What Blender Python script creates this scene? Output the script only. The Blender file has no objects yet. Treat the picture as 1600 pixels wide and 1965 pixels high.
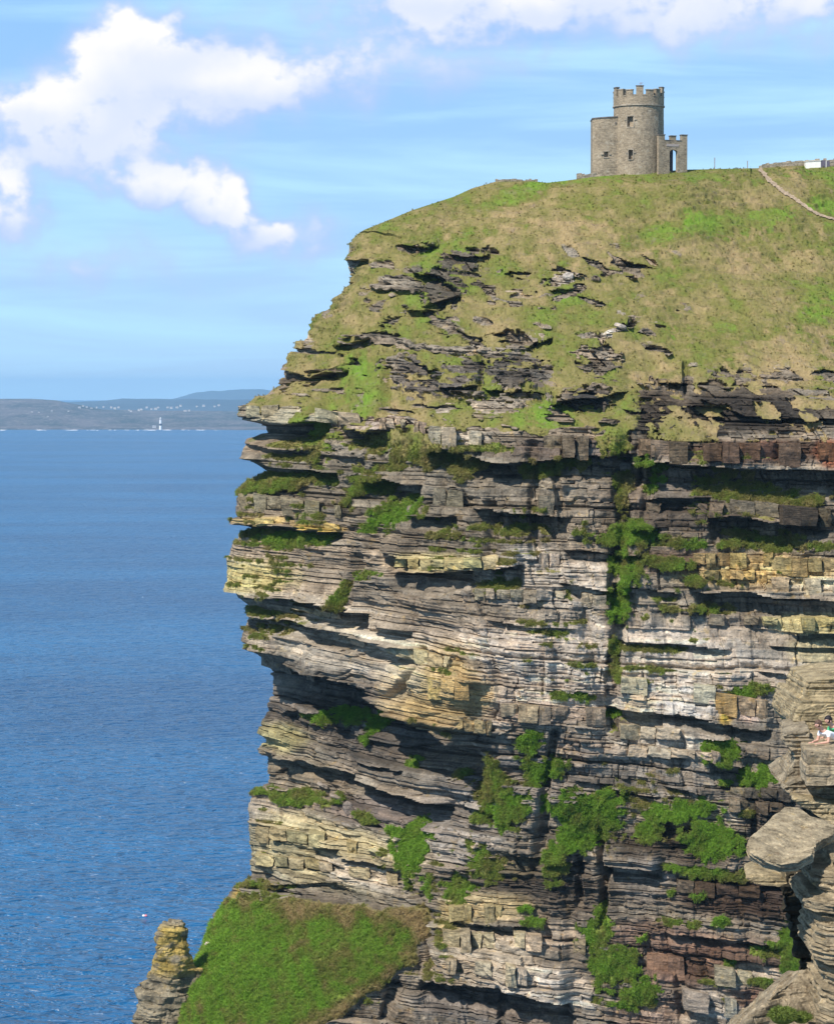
import bpy, bmesh, math, random
import numpy as np
from mathutils import Vector, Matrix, Euler

random.seed(7)
RNG = np.random.default_rng(11)
S = bpy.context.scene
COL = S.collection
R = math.radians

# ------------------------------------------------------------------ camera, light, exposure
F = 5000.0                      # focal length in photograph pixels (1600 wide)
CAM_Z = 170.0                   # eye height above the sea
TH = math.atan((982.5 - 740.0) / F)
cam_d = bpy.data.cameras.new('camera')
cam = bpy.data.objects.new('camera', cam_d)
COL.objects.link(cam)
cam.location = (0, 0, CAM_Z)
cam.rotation_euler = (math.pi / 2 - TH, 0, 0)
cam_d.sensor_fit = 'HORIZONTAL'
cam_d.sensor_width = 36.0
cam_d.lens = F / 1600.0 * 36.0
cam_d.clip_start = 1.0
cam_d.clip_end = 200000.0
S.camera = cam
S.view_settings.view_transform = 'Standard'
S.view_settings.look = 'None'
S.view_settings.exposure = 0.22
S.view_settings.gamma = 1.0
S.view_settings.use_curve_mapping = False
S.cycles.max_bounces = 6
S.cycles.volume_bounces = 1
S.cycles.use_denoising = True

SUN_EL = R(47)
SUN_AZ = R(-140)                # from the left, behind the camera (angle from +Y towards +X)
sd = Vector((math.sin(SUN_AZ) * math.cos(SUN_EL), math.cos(SUN_AZ) * math.cos(SUN_EL), math.sin(SUN_EL)))
sun_d = bpy.data.lights.new('sun', 'SUN')
sun_d.energy = 4.9
sun_d.angle = R(0.55)
sun_d.color = (1.0, 0.93, 0.83)
sun = bpy.data.objects.new('sun', sun_d)
COL.objects.link(sun)
sun.rotation_euler = sd.to_track_quat('Z', 'Y').to_euler()
sun.location = (-60, -60, 330)


class NT:
    """small helper round a node tree"""
    def __init__(s, tree):
        s.t = tree
        s.n = tree.nodes
        s.l = tree.links

    def new(s, typ, **kw):
        n = s.n.new(typ)
        for k, v in kw.items():
            setattr(n, k, v)
        return n

    def put(s, sock, v):
        if v is None:
            return
        if isinstance(v, bpy.types.NodeSocket):
            s.l.new(v, sock)
        else:
            sock.default_value = v

    def m(s, op, a, b=None, c=None, clamp=False):
        n = s.new('ShaderNodeMath', operation=op)
        n.use_clamp = clamp
        s.put(n.inputs[0], a)
        s.put(n.inputs[1], b)
        s.put(n.inputs[2], c)
        return n.outputs[0]

    def mix(s, f, a, b, typ='RGBA', blend='MIX'):
        n = s.new('ShaderNodeMix', data_type=typ)
        if typ == 'RGBA':
            n.blend_type = blend
            s.put(n.inputs[0], f); s.put(n.inputs[6], a); s.put(n.inputs[7], b)
            return n.outputs[2]
        s.put(n.inputs[0], f); s.put(n.inputs[2], a); s.put(n.inputs[3], b)
        return n.outputs[0]

    def noise(s, vec, scale, detail=4, rough=0.55, dist=0.0):
        n = s.new('ShaderNodeTexNoise')
        s.put(n.inputs['Vector'], vec)
        n.inputs['Scale'].default_value = scale
        n.inputs['Detail'].default_value = detail
        n.inputs['Roughness'].default_value = rough
        n.inputs['Distortion'].default_value = dist
        return n.outputs['Fac']

    def ramp(s, f, a, b, lo=0.0, hi=1.0, smooth=True):
        n = s.new('ShaderNodeMapRange')
        if smooth:
            n.interpolation_type = 'SMOOTHSTEP'
        s.put(n.inputs[0], f)
        n.inputs[1].default_value = a; n.inputs[2].default_value = b
        n.inputs[3].default_value = lo; n.inputs[4].default_value = hi
        return n.outputs[0]

    def vmul(s, v, xyz):
        n = s.new('ShaderNodeVectorMath', operation='MULTIPLY')
        s.put(n.inputs[0], v)
        n.inputs[1].default_value = xyz
        return n.outputs[0]

    def vadd(s, v, w):
        n = s.new('ShaderNodeVectorMath', operation='ADD')
        s.put(n.inputs[0], v); s.put(n.inputs[1], w)
        return n.outputs[0]


# ------------------------------------------------------------------ world: daylight sky with clouds
world = bpy.data.worlds.new('World')
S.world = world
world.use_nodes = True
w = NT(world.node_tree)
w.n.clear()
sky = w.new('ShaderNodeTexSky', sky_type='NISHITA')
sky.sun_disc = False
sky.sun_elevation = SUN_EL
sky.sun_rotation = SUN_AZ
sky.altitude = 100
sky.air_density = 1.0
sky.dust_density = 0.25
sky.ozone_density = 2.0
tc = w.new('ShaderNodeTexCoord').outputs['Generated']
sep = w.new('ShaderNodeSeparateXYZ')
w.put(sep.inputs[0], tc)
az = w.m('ARCTAN2', sep.outputs[0], sep.outputs[1])
el = w.m('ARCSINE', sep.outputs[2])
# ragged coordinates for the cloud outlines
nw = w.new('ShaderNodeTexNoise')
w.put(nw.inputs['Vector'], tc)
nw.inputs['Scale'].default_value = 34
nw.inputs['Detail'].default_value = 4
nw.inputs['Roughness'].default_value = 0.5
sepn = w.new('ShaderNodeSeparateColor')
w.put(sepn.inputs[0], nw.outputs['Color'])
U = w.m('ADD', az, w.m('MULTIPLY', w.m('SUBTRACT', sepn.outputs[0], 0.5), 0.055))
V = w.m('ADD', el, w.m('MULTIPLY', w.m('SUBTRACT', sepn.outputs[1], 0.5), 0.030))
fluff = w.noise(w.vmul(tc, (1, 1, 1.3)), 60, 6, 0.55)


def cloud_blob(px, py, rx, ry, ang, k):
    cu, cv = (px - 800) / F, (740 - py) / F
    du = w.m('SUBTRACT', U, cu)
    dv = w.m('SUBTRACT', V, cv)
    c, s_ = math.cos(R(ang)), math.sin(R(ang))
    a = w.m('DIVIDE', w.m('ADD', w.m('MULTIPLY', du, c), w.m('MULTIPLY', dv, s_)), rx / F)
    b = w.m('DIVIDE', w.m('SUBTRACT', w.m('MULTIPLY', dv, c), w.m('MULTIPLY', du, s_)), ry / F)
    d = w.m('SQRT', w.m('ADD', w.m('MULTIPLY', a, a), w.m('MULTIPLY', b, b)))
    v_ = w.m('MULTIPLY', w.ramp(d, 1.75, 0.05), k)
    return v_, w.m('MULTIPLY', v_, w.ramp(b, -0.75, 0.45))


blobs = [(205, 170, 200, 105, 24, 1.15), (330, 85, 120, 60, 10, .8), (60, 225, 120, 45, 0, .4), (425, 170, 100, 65, 0, .95), (580, 160, 140, 60, 0, .6),
         (365, 375, 120, 46, -10, 1.35), (465, 430, 60, 55, 0, 1.1), (600, 440, 80, 44, 0, .6),
         (-12, 388, 80, 66, 0, 1.15), (850, -5, 250, 60, 0, 1.0), (1250, -5, 300, 75, 0, .85), (1480, 50, 220, 80, 0, .4),
         (720, 130, 220, 90, 0, .36), (200, 290, 190, 70, 0, .5), (350, 520, 300, 60, 0, .3), (1050, 90, 260, 60, 0, .25), (140, 500, 160, 60, 0, .4), (330, 240, 330, 100, 0, .26), (760, 60, 300, 90, 0, .30), (1350, 40, 380, 70, 0, .28), (120, 330, 200, 40, 0, .12)]
acc = lit = None
for b in blobs:
    v, l_ = cloud_blob(*b)
    acc = v if acc is None else w.m('ADD', acc, v)
    lit = l_ if lit is None else w.m('ADD', lit, l_)
lit = w.m('DIVIDE', w.m('ADD', lit, 0.02), w.m('ADD', acc, 0.04))
cum = w.m('MULTIPLY', acc, w.ramp(fluff, 0.22, 0.70, 0.40, 1.12))
# streaky high cloud over the whole sky, and loose cumulus elsewhere on the dome
st = w.noise(w.vadd(w.vmul(tc, (1.0, 1.0, 9.0)), (3.1, 0.4, 0.0)), 5.0, 5, 0.55, 0.4)
streak = w.ramp(st, 0.40, 0.66, 0.0, 0.95)
gen = w.noise(w.vmul(tc, (1, 1, 1.8)), 4.5, 6, 0.55)
high = w.ramp(el, 0.155, 0.24)
gcl = w.m('MULTIPLY', w.ramp(gen, 0.54, 0.68, 0, 0.9), high)
skyc = w.mix(1.0, sky.outputs[0], (0.90, 1.0, 1.08, 1), blend='MULTIPLY')
skyb = w.mix(w.ramp(el, 0.16, 0.75, 0.80, 0.0), skyc, w.mix(w.ramp(el, -0.02, 0.30), (4.5, 7.7, 11.9, 1), (2.7, 6.0, 11.4, 1)))
streak = w.m('MULTIPLY', streak, w.ramp(el, 0.2, 0.7, 1.0, 0.35))
c1 = w.mix(streak, skyb, (5.6, 9.2, 12.1, 1))
tot = w.m('MAXIMUM', w.m('MINIMUM', cum, 1.0), gcl)
ccol = w.mix(w.m('MULTIPLY', w.ramp(tot, 0.42, 1.05), w.m('MULTIPLY_ADD', lit, 0.9, 0.2), clamp=True), (5.3, 7.0, 10.7, 1), (11.3, 11.1, 11.3, 1))
c2 = w.mix(w.ramp(tot, 0.0, 0.80, 0, .96), c1, ccol)
bg = w.new('ShaderNodeBackground')
w.put(bg.inputs[0], c2)
bg.inputs[1].default_value = 0.080
wo = w.new('ShaderNodeOutputWorld')
w.l.new(bg.outputs[0], wo.inputs[0])


# ------------------------------------------------------------------ helpers
def tag(o, label=None, cat=None, group=None, kind=None):
    if label: o['label'] = label
    if cat: o['category'] = cat
    if group: o['group'] = group
    if kind: o['kind'] = kind
    return o


def link(o, parent=None):
    COL.objects.link(o)
    if parent is not None:
        o.parent = parent
        o.matrix_parent_inverse = Matrix.Translation(parent.location).inverted() if parent.location.length else Matrix()
    return o


def empty(name, loc, rz=0.0):
    o = bpy.data.objects.new(name, None)
    o.location = loc
    o.rotation_euler = (0, 0, rz)
    o.empty_display_size = 0.5
    COL.objects.link(o)
    return o


def mesh_np(name, co, faces, mat=None, smooth=False):
    """co (n,3); faces (m,k) int"""
    me = bpy.data.meshes.new(name)
    co = np.ascontiguousarray(co, dtype=np.float32)
    faces = np.ascontiguousarray(faces, dtype=np.int32)
    m, k = faces.shape
    me.vertices.add(len(co))
    me.vertices.foreach_set('co', co.ravel())
    me.loops.add(m * k)
    me.loops.foreach_set('vertex_index', faces.ravel())
    me.polygons.add(m)
    me.polygons.foreach_set('loop_start', np.arange(0, m * k, k, dtype=np.int32))
    me.polygons.foreach_set('use_smooth', np.full(m, smooth))
    if mat: me.materials.append(mat)
    me.update(calc_edges=True)
    return me


def from_bm(name, bm, mat, parent=None, loc=None, smooth=False):
    me = bpy.data.meshes.new(name)
    bmesh.ops.recalc_face_normals(bm, faces=bm.faces)
    bm.to_mesh(me)
    bm.free()
    if smooth:
        for p in me.polygons: p.use_smooth = True
    me.materials.append(mat)
    o = bpy.data.objects.new(name, me)
    if loc is not None: o.location = loc
    COL.objects.link(o)
    if parent is not None: o.parent = parent
    return o


def ray(px, py):
    px = np.asarray(px, float); py = np.asarray(py, float)
    cx = (px - 800) / F
    cz = -(py - 982.5) / F
    yw = math.cos(TH) + math.sin(TH) * cz
    zw = math.cos(TH) * cz - math.sin(TH)
    return cx / yw, zw / yw


def W(px, py, Y):
    """point of the place at distance Y that is seen in direction (px, py)"""
    a, b = ray(px, py)
    Y = np.asarray(Y, float)
    return np.stack([a * Y, Y + 0 * a, CAM_Z + b * Y], -1)


def P(px, py, Y):
    return Vector(W(px, py, Y).tolist())


def _h(ix, iy, iz, seed):
    h = (ix.astype(np.uint32) * np.uint32(374761393) + iy.astype(np.uint32) * np.uint32(668265263)
         + iz.astype(np.uint32) * np.uint32(2147483647 - 1640531) + np.uint32((seed * 974711 + 12345) & 0xffffffff))
    h = (h ^ (h >> np.uint32(13))) * np.uint32(1274126177)
    h = (h ^ (h >> np.uint32(16))) * np.uint32(2246822519)
    h = h ^ (h >> np.uint32(15))
    return h.astype(np.float64) * (1.0 / 4294967295.0)


def hsh(a, b, seed):
    a = np.asarray(a, np.int64); b = np.asarray(b, np.int64)
    return _h(a, b, np.zeros_like(a), seed)


def vn(x, y, z, seed=0):
    x, y, z = np.broadcast_arrays(np.asarray(x, float), y, z)
    xi, yi, zi = np.floor(x), np.floor(y), np.floor(z)
    fx, fy, fz = x - xi, y - yi, z - zi
    fx = fx * fx * (3 - 2 * fx); fy = fy * fy * (3 - 2 * fy); fz = fz * fz * (3 - 2 * fz)
    xi = xi.astype(np.int64); yi = yi.astype(np.int64); zi = zi.astype(np.int64)
    def g(a, b, c): return _h(xi + a, yi + b, zi + c, seed)
    c00 = g(0, 0, 0) * (1 - fx) + g(1, 0, 0) * fx
    c10 = g(0, 1, 0) * (1 - fx) + g(1, 1, 0) * fx
    c01 = g(0, 0, 1) * (1 - fx) + g(1, 0, 1) * fx
    c11 = g(0, 1, 1) * (1 - fx) + g(1, 1, 1) * fx
    a = c00 * (1 - fy) + c10 * fy
    b = c01 * (1 - fy) + c11 * fy
    return (a * (1 - fz) + b * fz) * 2 - 1


def fbm(x, y, z, oct=4, seed=0, gain=0.5):
    r = 0; amp = 1; tot = 0
    for i in range(oct):
        k = 2.03 ** i
        r = r + amp * vn(x * k + 17.3 * i, y * k - 9.1 * i, z * k + 4.7 * i, seed + i)
        tot += amp
        amp *= gain
    return r / tot


def sm(a, b, x):
    t = np.clip((x - a) / (b - a), 0, 1)
    return t * t * (3 - 2 * t)


def blur(A, n, axis):
    k = 2 * n + 1
    pad = [(0, 0), (0, 0)]
    pad[axis] = (n + 1, n)
    B = np.cumsum(np.pad(A, pad, mode='edge'), axis=axis)
    if axis == 0:
        return (B[k:] - B[:-k]) / k
    return (B[:, k:] - B[:, :-k]) / k


# ------------------------------------------------------------------ materials
def mat(name):
    m = bpy.data.materials.new(name)
    m.use_nodes = True
    t = NT(m.node_tree)
    t.n.clear()
    o = t.new('ShaderNodeOutputMaterial')
    b = t.new('ShaderNodeBsdfPrincipled')
    t.l.new(b.outputs[0], o.inputs[0])
    b.inputs['Specular IOR Level'].default_value = 0.25
    return m, t, b


def bump(t, height, strength, dist, normal=None):
    n = t.new('ShaderNodeBump')
    t.put(n.inputs['Height'], height)
    n.inputs['Strength'].default_value = strength
    n.inputs['Distance'].default_value = dist
    if normal is not None: t.l.new(normal, n.inputs['Normal'])
    return n.outputs[0]


def plain(name, col, rough=0.8, nscale=6.0, var=0.25, bmp=0.3, bdist=0.05):
    m, t, b = mat(name)
    pos = t.new('ShaderNodeNewGeometry').outputs['Position']
    n = t.noise(pos, nscale, 5, 0.6)
    c = t.mix(t.ramp(n, 0.3, 0.7), tuple(x * (1 - var) for x in col) + (1,), tuple(min(1, x * (1 + var)) for x in col) + (1,))
    t.put(b.inputs['Base Color'], c)
    b.inputs['Roughness'].default_value = rough
    if bmp:
        t.l.new(bump(t, n, bmp, bdist), b.inputs['Normal'])
    return m


GRASS_DRY = (0.290, 0.218, 0.108, 1)
GRASS_MID = (0.148, 0.146, 0.040, 1)
GRASS_GREEN = (0.128, 0.222, 0.026, 1)


def grass_colour(t, hue, vec):
    n1 = t.noise(vec, 0.22, 6, 0.62)
    h = t.m('ADD', hue, t.m('MULTIPLY', t.m('SUBTRACT', n1, 0.5), 1.15), clamp=True)
    a = t.mix(t.ramp(h, 0.0, 0.5, smooth=False), GRASS_DRY, GRASS_MID)
    return t.mix(t.ramp(h, 0.5, 1.0, smooth=False), a, GRASS_GREEN)


def rock_nodes(t, tint, vec, pos, bstr=1.0, scale=1.0):
    """vec = (along the bed, depth, across the beds) in metres; returns colour and bump normal"""
    lam = t.noise(t.vmul(vec, (0.5 * scale, 0.5 * scale, 2.4 * scale)), 1.0, 5, 0.6)
    blot = t.noise(t.vmul(pos, (scale,) * 3), 0.45, 6, 0.62)
    grain = t.noise(t.vmul(pos, (scale,) * 3), 3.4, 5, 0.7)
    strk = t.noise(t.vmul(pos, (1.3 * scale, 1.3 * scale, 0.12 * scale)), 1.0, 4, 0.6)
    v = t.m('ADD', t.m('ADD', t.m('MULTIPLY', lam, 0.55), t.m('MULTIPLY', blot, 0.75)), t.m('MULTIPLY', grain, 0.65))
    v = t.ramp(v, 0.70, 1.26, 0.32, 1.68, smooth=False)
    tint = t.mix(1.0, tint, (1.06, 1.0, 0.93, 1), blend='MULTIPLY')
    c = t.mix(1.0, tint, v, blend='MULTIPLY')
    # lichen: grey-white and ochre blots
    lw = t.ramp(t.noise(t.vmul(pos, (scale,) * 3), 1.1, 6, 0.7), 0.55, 0.66, 0, 0.62)
    c = t.mix(lw, c, t.mix(1.0, c, (1.9, 1.85, 1.75, 1), blend='MULTIPLY'))
    ly = t.ramp(t.noise(t.vadd(t.vmul(pos, (scale,) * 3), (31.0, 7.0, 3.0)), 0.6, 6, 0.68), 0.57, 0.70, 0, 0.55)
    c = t.mix(ly, c, t.mix(1.0, c, (1.28, 1.05, 0.55, 1), blend='MULTIPLY'))
    stn = t.ramp(strk, 0.56, 0.72, 0, 0.55)
    c = t.mix(stn, c, t.mix(1.0, c, (0.45, 0.37, 0.33, 1), blend='MULTIPLY'))
    hgt = t.m('ADD', t.m('MULTIPLY', lam, 1.0), t.m('MULTIPLY', grain, 0.6))
    nrm = bump(t, hgt, 0.85 * bstr, 0.45 / scale)
    return c, nrm


def make_cliff_mat():
    m, t, b = mat('cliff_rock_and_turf')
    tint = t.new('ShaderNodeAttribute', attribute_name='tint').outputs['Color']
    vec = t.new('ShaderNodeAttribute', attribute_name='bedco').outputs['Vector']
    ga = t.new('ShaderNodeAttribute', attribute_name='turf')
    gs = t.new('ShaderNodeSeparateXYZ')
    t.put(gs.inputs[0], ga.outputs['Vector'])
    pos = t.new('ShaderNodeNewGeometry').outputs['Position']
    rc, rn = rock_nodes(t, tint, vec, pos)
    gc = grass_colour(t, gs.outputs[1], pos)
    fine = t.noise(t.vmul(pos, (1.3, 0.8, 0.45)), 2.2, 4, 0.6)
    gc = t.mix(1.0, gc, t.ramp(fine, 0.25, 0.75, 0.72, 1.28, smooth=False), blend='MULTIPLY')
    soil = t.ramp(t.noise(t.vadd(pos, (9.0, 2.0, 5.0)), 0.7, 6, 0.7), 0.55, 0.68, 0, 0.6)
    gc = t.mix(t.m('MULTIPLY', soil, gs.outputs[2]), gc, (0.20, 0.155, 0.115, 1))
    edge = t.m('ADD', gs.outputs[0], t.m('MULTIPLY', t.m('SUBTRACT', t.noise(pos, 1.6, 5, 0.7), 0.5), 0.8))
    f = t.ramp(edge, 0.42, 0.58)
    t.put(b.inputs['Base Color'], t.mix(f, rc, gc))
    gn = bump(t, t.m('ADD', fine, t.noise(pos, 0.8, 4, 0.6)), 0.6, 0.35)
    mn = t.new('ShaderNodeMix', data_type='VECTOR')
    t.put(mn.inputs[0], f); t.put(mn.inputs[4], rn); t.put(mn.inputs[5], gn)
    t.l.new(mn.outputs[1], b.inputs['Normal'])
    b.inputs['Roughness'].default_value = 0.92
    b.inputs['Specular IOR Level'].default_value = 0.12
    return m


M_CLIFF = make_cliff_mat()


def make_block_mat(name, scale=1.0, attr=True, col=(0.3, 0.27, 0.23, 1)):
    m, t, b = mat(name)
    pos = t.new('ShaderNodeNewGeometry').outputs['Position']
    tint = t.new('ShaderNodeAttribute', attribute_name='tint').outputs['Color'] if attr else t.new('ShaderNodeRGB').outputs[0]
    if not attr:
        tint.default_value = col
    rc, rn = rock_nodes(t, tint, pos, pos, 0.9, scale)
    t.put(b.inputs['Base Color'], rc)
    t.l.new(rn, b.inputs['Normal'])
    b.inputs['Roughness'].default_value = 0.92
    b.inputs['Specular IOR Level'].default_value = 0.12
    return m


M_BLOCK = make_block_mat('bedded_rock_block')
M_NEAR = make_block_mat('near_sandy_rock', 3.0, False, (0.30, 0.245, 0.155, 1))
M_STACK = make_block_mat('sea_stack_rock', 1.0)


def make_blade_mat():
    m, t, b = mat('grass_blades')
    a = t.new('ShaderNodeAttribute', attribute_name='hue')
    a.attribute_type = 'INSTANCER'
    pos = t.new('ShaderNodeNewGeometry').outputs['Position']
    c = grass_colour(t, a.outputs['Fac'], pos)
    r = t.new('ShaderNodeObjectInfo').outputs['Random']
    c = t.mix(1.0, c, t.ramp(r, 0, 1, 1.2, 2.0, smooth=False), blend='MULTIPLY')
    t.put(b.inputs['Base Color'], c)
    b.inputs['Roughness'].default_value = 0.75
    b.inputs['Specular IOR Level'].default_value = 0.1
    tr = t.new('ShaderNodeBsdfTranslucent')
    t.put(tr.inputs[0], c)
    mx = t.new('ShaderNodeMixShader')
    mx.inputs[0].default_value = 0.45
    t.l.new(b.outputs[0], mx.inputs[1]); t.l.new(tr.outputs[0], mx.inputs[2])
    out = [n for n in t.n if n.type == 'OUTPUT_MATERIAL'][0]
    t.l.new(mx.outputs[0], out.inputs[0])
    return m


M_BLADE = make_blade_mat()

# ------------------------------------------------------------------ the sea
def make_sea():
    m, t, b = mat('sea_water')
    pos = t.new('ShaderNodeNewGeometry').outputs['Position']
    # swell crests run roughly across the view
    n1 = t.noise(t.vmul(pos, (0.022, 0.045, 0.0)), 1.0, 2, 0.5, 0.6)
    n2 = t.noise(t.vmul(pos, (0.10, 0.19, 0.0)), 1.0, 3, 0.6, 0.5)
    n3 = t.noise(t.vmul(pos, (0.5, 0.9, 0.0)), 1.0, 4, 0.6, 0.3)
    h = t.m('ADD', t.m('ADD', t.m('MULTIPLY', n1, 5.0), t.m('MULTIPLY', n2, 5.0)), t.m('MULTIPLY', n3, 0.1))
    t.l.new(bump(t, h, 1.0, 2.2), b.inputs['Normal'])
    big = t.noise(t.vmul(pos, (0.0016, 0.004, 0.0)), 1.0, 5, 0.6, 0.5)
    c = t.mix(t.ramp(big, 0.3, 0.7), (0.003, 0.072, 0.200, 1), (0.009, 0.128, 0.310, 1))
    t.put(b.inputs['Base Color'], c)
    b.inputs['Roughness'].default_value = 0.28
    b.inputs['IOR'].default_value = 1.33
    b.inputs['Specular IOR Level'].default_value = 0.5
    bm = bmesh.new()
    xs = [-15500, -4000, -800, 0, 800, 4000, 15500]
    ys = [-1500, 0, 300, 900, 2500, 8000, 30400]
    vs = [[bm.verts.new((x, y, 0)) for x in xs] for y in ys]
    for j in range(len(ys) - 1):
        for i in range(len(xs) - 1):
            bm.faces.new((vs[j][i], vs[j][i + 1], vs[j + 1][i + 1], vs[j + 1][i]))
    o = from_bm('sea', bm, m)
    tag(o, 'deep blue sea with low wind waves', kind='structure')


make_sea()

# ------------------------------------------------------------------ the headland: one curved sheet
SIL_TOP = [(1660, 308), (1600, 313), (1545, 317), (1500, 319), (1455, 322), (1315, 325), (1255, 329), (1200, 334), (1137, 339), (1085, 346), (1050, 350),
           (1020, 347), (950, 348), (905, 361), (870, 377), (830, 390), (790, 403), (740, 424), (700, 440), (690, 446)]
SIL = [(690, 446), (680, 455), (669, 465), (673, 480), (664, 498), (671, 512), (673, 525), (668, 542), (650, 558), (635, 570), (630, 590), (606, 605), (598, 620), (595, 648),
       (570, 659), (560, 678), (550, 700), (545, 725), (538, 742), (515, 755), (480, 768), (463, 778), (459, 797), (475, 806), (500, 813), (502, 830), (475, 842), (472, 855),
       (460, 868), (458, 878), (490, 893), (510, 905), (505, 912), (475, 925), (452, 940), (450, 965), (453, 1003), (470, 1009), (485, 1014), (465, 1025), (445, 1045),
       (438, 1070), (437, 1100), (443, 1125), (455, 1148), (472, 1160), (478, 1180), (468, 1190), (466, 1232), (490, 1238), (492, 1255), (510, 1275), (518, 1290),
       (521, 1320), (515, 1345), (512, 1365), (500, 1385), (494, 1408), (513, 1418), (514, 1426), (494, 1432), (493, 1440), (515, 1452), (514, 1490), (505, 1510),
       (480, 1530), (472, 1548), (475, 1570), (480, 1620), (479, 1680), (470, 1690), (445, 1705), (432, 1725), (430, 1740), (412, 1752), (405, 1775), (400, 1790),
       (391, 1820), (380, 1835), (366, 1855), (350, 1885), (340, 1905), (330, 1940), (322, 1965), (310, 2010)]

SLP_PX = [450, 850, 1000, 1650]
SLP_PY = [300, 560, 750, 900, 1100, 1250, 1400, 1550, 1700, 1900, 2020]
SLP = np.array([[.13, .13, .13, .13], [.10, .09, .09, .09], [.05, .05, .04, .03], [.08, .06, .02, .015], [.14, .10, .02, .005], [.26, .26, .04, .03],
                [.28, .26, .09, .11], [.26, .22, .10, .10], [.24, .16, .08, .05], [.18, .16, .16, .12], [.16, .16, .16, .12]])

YT_PX = [250, 450, 560, 700, 800, 870, 1000, 1180, 1300, 1650]
YT = [(300, [402, 402, 402, 400, 399, 398, 396, 392, 394, 410]),
      (330, [395, 395, 395, 393, 392, 392, 391, 385, 383, 392]),
      (350, [388, 388, 388, 388, 388, 388, 387, 378, 376, 384]),
      (440, [376, 376, 376, 372, 371, 371, 369, 366, 365, 371]),
      (560, [362, 362, 362, 358, 354, 353, 352, 350, 350, 352]),
      (700, [350, 350, 350, 344, 340, 338, 336, 334, 334, 334]),
      (780, [346, 346, 342, 337, 331, 328, 325, 322, 321, 318]),
      (820, [346, 346, 341, 334, 327, 323, 320, 318, 316, 314]),
      (1000, [344, 344, 338, 330, 323, 319, 316, 316, 314, 311]),
      (1200, [343, 342, 336, 327, 318, 312, 310, 311, 311, 308]),
      (1290, [343, 342, 337, 328, 316, 309, 308, 310, 309, 307]),
      (1360, [343, 343, 340, 334, 322, 310, 308, 309, 308, 306]),
      (1450, [342, 342, 340, 335, 328, 318, 309, 308, 307, 305]),
      (1540, [341, 339, 335, 330, 326, 320, 310, 307, 306, 304]),
      (1600, [339, 337, 332, 326, 322, 318, 311, 307, 305, 303]),
      (1700, [338, 336, 330, 323, 320, 316, 309, 306, 304, 302]),
      (1770, [334, 330, 324, 318, 315, 312, 308, 305, 303, 301]),
      (1860, [324, 319, 315, 311, 310, 309, 307, 304, 303, 300]),
      (1965, [314, 309, 307, 304, 305, 306, 306, 303, 302, 299]),
      (2040, [310, 304, 301, 300, 302, 304, 305, 302, 301, 298])]


def bil(xs, ys, T, x, y):
    xs = np.array(xs, float); ys = np.array(ys, float)
    i = np.clip(np.searchsorted(xs, x) - 1, 0, len(xs) - 2)
    j = np.clip(np.searchsorted(ys, y) - 1, 0, len(ys) - 2)
    fx = np.clip((x - xs[i]) / (xs[i + 1] - xs[i]), 0, 1)
    fy = np.clip((y - ys[j]) / (ys[j + 1] - ys[j]), 0, 1)
    return (T[j, i] * (1 - fx) + T[j, i + 1] * fx) * (1 - fy) + (T[j + 1, i] * (1 - fx) + T[j + 1, i + 1] * fx) * fy


NT_, NS_ = 250, 860
ax = np.linspace(1655, 690, NT_, endpoint=False)
top = np.array(SIL_TOP)[::-1]
topy = np.interp(ax, top[:, 0], top[:, 1])
Qs = np.linspace(446, 2005, NS_)
silp = np.array(SIL, float)
XL = lambda q: np.interp(q, silp[:, 1], silp[:, 0])
xs_raw = XL(Qs)
xs_s = blur(xs_raw[None, :], 22, 1)[0]
xs_s = blur(xs_s[None, :], 14, 1)[0]
xs_s[:30] = xs_raw[:30] * np.linspace(1, 0, 30) + xs_s[:30] * np.linspace(0, 1, 30)
start_x = np.concatenate([ax, xs_s])
start_y = np.concatenate([topy, Qs])
shift = np.concatenate([np.zeros(NT_), np.zeros(NS_)])
slope0 = bil(SLP_PX, SLP_PY, SLP, start_x, start_y)
bx = XL(start_y)
for _ in range(3):
    bx = XL(start_y + slope0 * (bx - start_x))
shift[NT_:] = (bx - start_x)[NT_:]
NCM = 620
NX = 26
a = np.linspace(0, 1, NCM)
rows = len(start_x)
Wd = (1655 - start_x)
PX0 = start_x[:, None] + Wd[:, None] * a[None, :]
PY = np.empty((rows, NCM))
PY[:, 0] = start_y
for c in range(1, NCM):
    dx = PX0[:, c] - PX0[:, c - 1]
    PY[:, c] = PY[:, c - 1] + bil(SLP_PX, SLP_PY, SLP, PX0[:, c - 1], PY[:, c - 1]) * dx
sh = shift[:, None] * np.exp(-(PX0 - start_x[:, None]) / 55.0)
PX = PX0 + sh
PY = PY + sh * slope0[:, None]
# beyond the right edge of the frame
ex = np.linspace(0, 1, NX + 1)[1:] * 520
PXe = 1655 + ex[None, :] + 0 * PY[:, :1]
PYe = PY[:, -1:] + 0.03 * ex[None, :] * sm(300, 600, PY[:, -1:])
PX = np.concatenate([PX, PXe], 1)
PY = np.concatenate([PY, PYe], 1)
Q = np.concatenate([topy * 0 + np.linspace(306, 446, NT_), Qs])[:, None] + 0 * PX     # bedding coordinate in px

YTa = np.array([r[1] for r in YT], float)
Y = bil(YT_PX, [r[0] for r in YT], YTa, PX, PY)
for _ in range(2):
    Y = blur(blur(Y, 14, 0), 16, 1)
# the nose turns away from the viewer at its left edge
dl = (PX - PX[:, :1])
side = np.concatenate([np.linspace(0, 1, NT_) ** 6 * 0.6, np.ones(NS_)])[:, None]
Y = Y + side * (5.5 * np.exp(-dl / 14) + 3.5 * np.exp(-dl / 55))
B = W(PX, PY, Y)
X_, Z_ = B[..., 0], B[..., 2]
# strata coordinates in metres
t_m = -Q * 0.0625
s_m = X_ + 0.45 * (Y - 320)

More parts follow.
